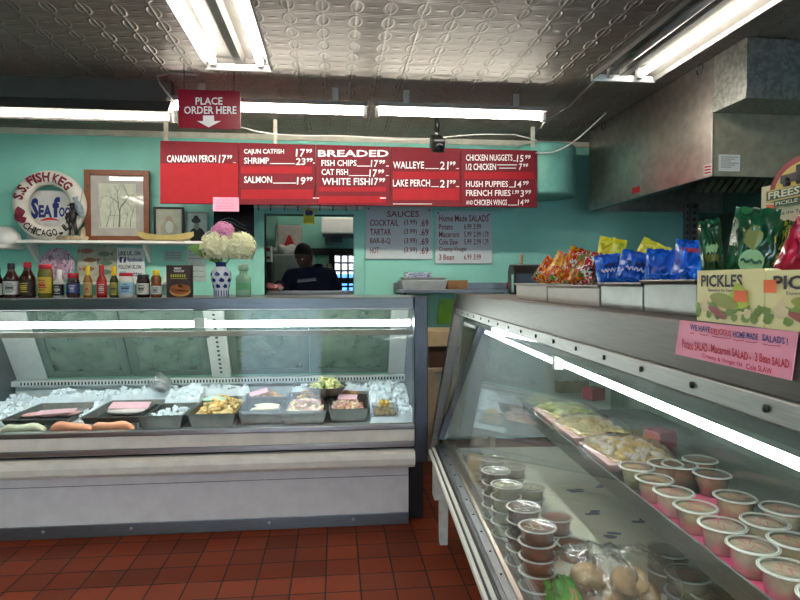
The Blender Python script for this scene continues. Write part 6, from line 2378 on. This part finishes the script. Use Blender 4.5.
for i, (px, py) in enumerate(rowA):
    shelf_cup('salad' if i != 1 else 'salad2', px, py, 'pale salad cup with red scrawl, %s in the row along the shelf edge' % ordA[i])
for i, (px, py) in enumerate(rowB):
    shelf_cup(('beans', 'salad', 'salad2', 'salad')[i], px, py, '%s salad cup, %s in the second row behind the shelf edge' % (('brown bean', 'pale', 'pale', 'pale')[i], ordA[i]))
for i, (px, py) in enumerate(((735, 496), (783, 508), (700, 459))):
    shelf_cup(('salad2', 'salad', 'beans')[i], px, py, '%s cup at the back of the shelf by the rear wall, %s' % (('dim pale salad', 'dim pale salad', 'brown bean salad')[i], ordA[i]))
for i, (px, py) in enumerate(rowC):
    shelf_cup(('salad2', 'salad2', 'beans', 'beans')[i], px, py, '%s salad cup %s' % (('tan', 'tan', 'brown', 'brown')[i], ('just beyond the farthest pale cup of the edge row', 'next to the golden pasta tray', 'behind the tan cups near the golden pasta tray', 'second of the brown ones behind the tan cups')[i]))
# pink sheets under the cups
for i, (u0, u1, v1) in enumerate(((-1.62, -1.95, .22), (-1.97, -2.5, .42), (-2.52, -3.0, .42))):
    b = MB().box(sv + .003, sv + v1, u1, u0, 0, .0015)
    o = b.build('pink_sheet', pm('deep_pink_paper', (236, 96, 142), .6), loc=None)
    o.location = RCM @ Vector((sv + .012 + (v1 - .012) / 2, (u0 + u1) / 2, ZS + .0004))
    o.rotation_euler = (0, 0, TH)
    tag(o, 'pink sheet lining the shelf under the salad cups, %s' % ('farthest of three', 'middle of three', 'nearest of three')[i], 'paper', 'pink sheets on the shelf')
# platters of wrapped salad further along the shelf
for i, (u, m, lab) in enumerate(((-.70, SLAW, 'farthest wrapped tray of greenish slaw on the deli shelf'), (-.98, [FRY[1], SLAW[0]], 'middle wrapped tray of creamy pasta on the deli shelf'), (-1.30, [FRY[0], pm('crab_white', (232, 214, 196), .5)], 'nearest wrapped tray of golden pasta on the deli shelf'))):
    c = RL(sv + .13, u, ZS + .001)
    b = MB().hexa([(-.10, -.12, 0), (.10, -.12, 0), (.10, .12, 0), (-.10, .12, 0), (-.115, -.135, .03), (.115, -.135, .03), (.115, .135, .03), (-.115, .135, .03)])
    tag(b.build('foam_tray', pm('foam_pink', (232, 190, 190), .6), loc=tuple(c), rot=(0, 0, TH), bev=.004), 'foam tray under the ' + lab.replace(' on the deli shelf', ''), 'tray', 'foam trays on the shelf')
    heap('tray_salad', lab, 'salad', (c.x, c.y, c.z + .022, .20, .24, .03), m, 90, .015, .022, elong=1.7)
    b = MB()
    n, m_ = 22, 10
    vs = []
    for j in range(m_ + 1):
        for k in range(n):
            th, a = pi * .5 * j / m_, 2 * pi * k / n
            d = Vector((cos(th) * cos(a), cos(th) * sin(a), sin(th)))
            q = 1 + .10 * noise.noise(d * 5 + Vector((i * 3, 0, 0)))
            vs.append((d.x * .15 * q, d.y * .165 * q, .02 + d.z * .062 * q))
    b.add(vs, [(j * n + k, j * n + (k + 1) % n, (j + 1) * n + (k + 1) % n, (j + 1) * n + k) for j in range(m_) for k in range(n)], 0, True)
    tag(b.build('plastic_wrap', FILM, loc=tuple(c), rot=(0, 0, TH)), 'clear wrap over the ' + lab.replace(' on the deli shelf', ''), 'wrap', 'plastic wrap on the trays')
# dark carrier tray with cells, red cartons
p = RZ(566, 421, ZS + .08)
pc = Vector((sv + .38, RV(566, 424, sv + .38).y, 0))
b = MB()
nc, nr, cs = 4, 3, .055
for i in range(nc + 1):
    b.box(-nr * cs / 2, nr * cs / 2, -nc * cs / 2 + i * cs - .004, -nc * cs / 2 + i * cs + .004, 0, .06)
for i in range(nr + 1):
    b.box(-nr * cs / 2 + i * cs - .004, -nr * cs / 2 + i * cs + .004, -nc * cs / 2, nc * cs / 2, 0, .061)
b.box(-nr * cs / 2, nr * cs / 2, -nc * cs / 2, nc * cs / 2, 0, .004)
tag(b.build('cell_tray', pm('taupe_tray', (116, 104, 84), .5), loc=tuple(RL(pc.x, pc.y, ZS + .001)), rot=(0, 0, TH)), 'dark brown divided tray with empty cells at the back of the deli shelf', 'tray')
for px, py, lab in ((592, 422, 'beside the divided tray'), (660, 458, 'behind the golden pasta tray')):
    v = sv + (.42 if px < 620 else .33)
    u = (RV(px, py, v) - Vector((0, 0, 0))).y + (-.02 if px < 620 else 0)
    b = MB().box(-.04, .04, -.04, .04, 0, .06)
    tag(b.build('red_carton', pm('raspberry_carton', (140, 30, 56), .45), loc=tuple(RL(v, u, ZS + .001)), rot=(0, 0, TH + .3), bev=.004), 'raspberry red carton %s on the deli shelf' % lab, 'carton', 'red cartons on the shelf')

# ================================================================ PERSON
def skin(name, joints, edges, mat, sub=2):
    me = bpy.data.meshes.new(name)
    me.from_pydata([j[:3] for j in joints], edges, [])
    o = bpy.data.objects.new(name, me)
    COL.objects.link(o)
    m = o.modifiers.new('s', 'SKIN')
    for i, j in enumerate(joints):
        rr = j[3] if isinstance(j[3], tuple) else (j[3], j[3])
        me.skin_vertices[0].data[i].radius = rr
        me.skin_vertices[0].data[i].use_root = (i == 0)
    m.use_smooth_shade = True
    s_ = o.modifiers.new('d', 'SUBSURF')
    s_.levels = s_.render_levels = sub
    bpy.context.view_layer.update()
    m2 = bpy.data.meshes.new_from_object(o.evaluated_get(bpy.context.evaluated_depsgraph_get()))
    bpy.data.objects.remove(o)
    vs = [v.co.copy() for v in m2.vertices]
    fs = [tuple(p.vertices) for p in m2.polygons]
    bpy.data.meshes.remove(m2)
    return vs, fs


hp = PY(304, 257, 5.72)
fx = hp.x + .075
t = thing('person', 'person in a navy sweatshirt looking down, working behind the serving window', 'person', (fx, 5.8, 0))
O = Vector((fx, 5.8, 0))
hl = hp - O                       # head centre in person space
hz_ = hl.z
sh = hz_ - .165                    # shoulder height
J = [(0.02, 0, .95, (.15, .11)), (.02, 0, 1.12, (.14, .10)), (.01, -.02, sh - .10, (.16, .11)), (-.02, -.04, sh + .02, (.10, .08)), (-.055, -.05, sh + .07, (.056, .056)), (hl.x, hl.y + .02, hz_ - .03, (.05, .06)),
     (.17, .0, sh - .02, .062), (.23, -.02, sh - .28, .05), (.10, -.22, sh - .42, .038), (.02, -.27, sh - .43, .028),
     (-.20, -.06, sh - .02, .062), (-.27, -.16, sh - .26, .048), (-.28, -.30, oz0 + .09, .036), (-.30, -.36, oz0 + .065, .026),
     (.10, 0, .86, .085), (.11, -.01, .48, .06), (.11, .02, .10, .045), (.12, -.10, .045, .04),
     (-.07, 0, .86, .085), (-.08, -.01, .48, .06), (-.08, .02, .10, .045), (-.09, -.10, .045, .04)]
Ed = [(0, 1), (1, 2), (2, 3), (3, 4), (4, 5), (2, 6), (6, 7), (7, 8), (8, 9), (2, 10), (10, 11), (11, 12), (12, 13), (0, 14), (14, 15), (15, 16), (16, 17), (0, 18), (18, 19), (19, 20), (20, 21)]
vs, fs = skin('bodyraw', J, Ed, None)
b = MB().add(vs, fs, 0, True)
# head: shaped ball turned down and to the left
HM = Matrix.Translation(hl) @ Matrix.Rotation(radians(-32), 4, 'Z') @ Matrix.Rotation(radians(24), 4, 'X')


def headpt(d, hair=0.0):
    x, y, z = d.x * .078, d.y * .098, d.z * .122
    if z < 0:
        x *= 1 + .22 * d.z * (1 if y < .02 else .5)
        y = y * (1 + .12 * d.z)
    if y < 0:
        y -= .026 * exp(-((d.x / .16) ** 2) - ((d.z + .12) / .2) ** 2)      # nose
        y -= .010 * exp(-((d.x / .3) ** 2) - ((d.z + .48) / .1) ** 2)       # lips
        y -= .010 * exp(-((d.x / .3) ** 2) - ((d.z + .80) / .15) ** 2)      # chin
        y += .013 * exp(-(((abs(d.x) - .38) / .18) ** 2) - ((d.z - .06) / .12) ** 2)   # eye sockets
        y -= .006 * exp(-(((abs(d.x) - .35) / .25) ** 2) - ((d.z - .25) / .09) ** 2)   # brow
    return Vector((x, y, z)) * (1 + hair)


n, m_ = 32, 24
vs = []
for j in range(m_ + 1):
    for i in range(n):
        th, a = pi * j / m_, 2 * pi * i / n
        vs.append(HM @ headpt(Vector((sin(th) * cos(a), sin(th) * sin(a), -cos(th)))))
b.add(vs, [(j * n + i, j * n + (i + 1) % n, (j + 1) * n + (i + 1) % n, (j + 1) * n + i) for j in range(m_) for i in range(n)], 0, True)
for s_ in (-1, 1):
    b.ball(HM @ Vector((s_ * .078, .012, -.004)), .03, 10, 8, 0, (.45, .7, 1.15))
# hands
for (wx, wy, wz), dirv, up in ((J[13][:3], Vector((-.25, -.8, -.35)), 1), (J[9][:3], Vector((-.8, -.4, -.1)), -1)):
    d = dirv.normalized()
    w0 = Vector((wx, wy, wz))
    side = d.cross(Vector((0, 0, 1))).normalized()
    nrm = side.cross(d).normalized()
    hj = [(w0.x, w0.y, w0.z, (.024, .02)), tuple(w0 + d * .045) + ((.036, .018),), tuple(w0 + d * .085) + ((.036, .015),)]
    v2, f2_ = skin('h', hj, [(0, 1), (1, 2)], None, 1)
    b.add(v2, f2_, 0, True)
    for k, L_ in enumerate((.062, .075, .07, .054)):
        s0 = w0 + d * .085 + side * (-.027 + .018 * k)
        s1 = s0 + d * L_ * .5 - nrm * .008
        s2 = s0 + d * L_ * .8 - nrm * .03
        v2, f2_ = skin('f', [tuple(s0 - d * .02) + (.0085,), tuple(s0) + (.0088,), tuple(s1) + (.008,), tuple(s2) + (.0065,)], [(0, 1), (1, 2), (2, 3)], None, 1)
        b.add(v2, f2_, 0, True)
    s0 = w0 + d * .03 - side * .03 * up
    v2, f2_ = skin('f', [tuple(s0 + side * .015 * up) + (.011,), tuple(s0 + d * .025 - side * .018 * up - nrm * .008) + (.0095,), tuple(s0 + d * .055 - side * .022 * up - nrm * .02) + (.007,)], [(0, 1), (1, 2)], None, 1)
    b.add(v2, f2_, 0, True)
SKIN = pm('dark_skin', (92, 60, 46), .45, var=.06, scale=30)
body = b.build('body', SKIN, t)
rm_ = body.modifiers.new('join', 'REMESH')
rm_.mode = 'VOXEL'
rm_.voxel_size = .0075
rm_.use_smooth_shade = True
sm_ = body.modifiers.new('soft', 'SMOOTH')
sm_.factor = .5
sm_.iterations = 2
# eyes
for s_ in (-1, 1):
    b = MB().ball(HM @ Vector((s_ * .030, -.074, .008)), .0125, 12, 8, 0)
    b.ball(HM @ Vector((s_ * .030, -.0835, .003)), .006, 10, 6, 1, (1, .6, 1))
    b.build('eye', [pm('eye_white', (214, 206, 200), .2), BLACK], t)
b = MB()
ribbon(b, [(-.026 + .0065 * i, -.058 - .002 * sin(pi * i / 8)) for i in range(9)], .006, lambda u, v: HM @ Vector((u, -.1 + 6 * u * u, v)))
b.build('mouth', pm('lip', (84, 44, 42), .4), t)
# hair
b = MB()
vs = []
for j in range(m_ // 2 - 2, m_ + 1):
    for i in range(n):
        th, a = pi * j / m_, 2 * pi * i / n
        d = Vector((sin(th) * cos(a), sin(th) * sin(a), -cos(th)))
        front = max(0, -d.y)
        lim = -.05 + .62 * front ** .8
        if d.z < lim:
            d = Vector((d.x, d.y, lim)).normalized()
        vs.append(HM @ (headpt(d, .075) + Vector((0, .004, .004)) + Vector((noise.noise(d * 30), noise.noise(d * 31), noise.noise(d * 33))) * .004))
rows = m_ + 1 - (m_ // 2 - 2)
b.add(vs, [(j * n + i, j * n + (i + 1) % n, (j + 1) * n + (i + 1) % n, (j + 1) * n + i) for j in range(rows - 1) for i in range(n)], 0, True)
b.build('hair', pm('black_hair', (18, 16, 16), .7, bump=.5, scale=90), t)
# sweatshirt
JS = [(0.02, 0, .90, (.185, .135)), (.02, 0, 1.12, (.175, .13)), (.01, -.02, sh - .10, (.19, .135)), (-.02, -.04, sh + .02, (.13, .105)), (-.05, -.045, sh + .055, (.078, .076)),
      (.18, .0, sh - .02, .085), (.25, -.02, sh - .28, .072), (.11, -.22, sh - .42, .055), (.05, -.255, sh - .43, .042),
      (-.21, -.06, sh - .02, .085), (-.285, -.16, sh - .26, .07), (-.285, -.29, oz0 + .10, .052), (-.292, -.33, oz0 + .08, .04)]
ES = [(0, 1), (1, 2), (2, 3), (3, 4), (2, 5), (5, 6), (6, 7), (7, 8), (2, 9), (9, 10), (10, 11), (11, 12)]
vs, fs = skin('sw', JS, ES, None)
b = MB().add(vs, fs, 0, True)
NAVY = pm('navy_fabric', (24, 26, 58), .85, var=.15, bump=.2)
sw = b.build('sweatshirt', NAVY, t)
# chest print follows the front of the shirt
bpy.context.view_layer.update()
from mathutils.bvhtree import BVHTree
bv = BVHTree.FromPolygons([tuple(v) for v in vs], fs)


def chest(u, v):
    o_ = Vector((u, -1.0, v))
    hit = bv.ray_cast(o_, Vector((0, 1, 0)))
    return Vector((u, (hit[0].y if hit[0] else -.14) - .004, v))


b = MB()
for k in range(9):
    u0 = -.13 + k * .019
    ribbon(b, [(u0, sh - .065 + .002 * k), (u0 + .007, sh - .045 + .002 * k), (u0 + .013, sh - .065 + .002 * k)], .006, chest)
ribbon(b, [(-.135 + .02 * i, sh - .072 + .002 * i) for i in range(10)], .006, chest)
b.build('chest_print', pm('white_print', (214, 214, 224), .6), t)
vs, fs = skin('tr', [(0.02, 0, .95, (.165, .125)), (.10, 0, .84, .11), (.11, -.01, .48, .085), (.11, .02, .09, .07), (-.07, 0, .84, .11), (-.08, -.01, .48, .085), (-.08, .02, .09, .07)], [(0, 1), (1, 2), (2, 3), (0, 4), (4, 5), (5, 6)], None)
MB().add(vs, fs, 0, True).build('trousers', pm('dark_trousers', (34, 34, 38), .8), t)
for s_, x in ((1, .12), (-1, -.09)):
    b = MB()
    b.ball((x, -.06, .045), .06, 14, 8, 0, (.8, 1.9, .72))
    b.build('shoe', BLACK, t)
# work table with papers
tz = oz0 + .035
t = thing('work_table', 'steel work table under the serving window where the person writes', 'table', (-.25, 5.5, 0))
MB().box(-.75, .25, 5.29, 5.56, tz - .03, tz).build('top', STEELD, t, True, bev=.003)
for x in (-.72, .22):
    for y in (5.31, 5.53):
        MB().box(x - .015, x + .015, y - .015, y + .015, 0, tz - .03).build('leg', STEELD, t, True)
q = PY(276, 291, 5.42)
b = MB()
for i in range(5):
    b.ball((R.uniform(-.05, .05), R.uniform(-.04, .04), R.uniform(.02, .04)), .04, 10, 7, i % 2, (1.1, .8, .7), .4, 9)
tag(b.build('crumpled_wrapper', [pm('wrapper_paper', (226, 216, 210), .6), pm('wrapper_rose', (206, 120, 120), .6)], loc=(q.x, 5.42, tz)), 'crumpled white and rose wrapper on the counter by the person', 'wrapper')

# ================================================================ WORLD
w = bpy.data.worlds.new('sky')
S.world = w
w.use_nodes = True
nt = w.node_tree
bg = nt.nodes['Background']
sky = nt.nodes.new('ShaderNodeTexSky')
sky.sky_type = 'HOSEK_WILKIE'
sky.turbidity = 4
sky.sun_direction = Vector((.5, .5, .7)).normalized()
mx = nt.nodes.new('ShaderNodeMix')
mx.data_type = 'RGBA'
mx.inputs[0].default_value = .75
mx.inputs[7].default_value = (.80, .90, 1.0, 1)
nt.links.new(sky.outputs[0], mx.inputs[6])
nt.links.new(mx.outputs[2], bg.inputs[0])
bg.inputs[1].default_value = 9.0
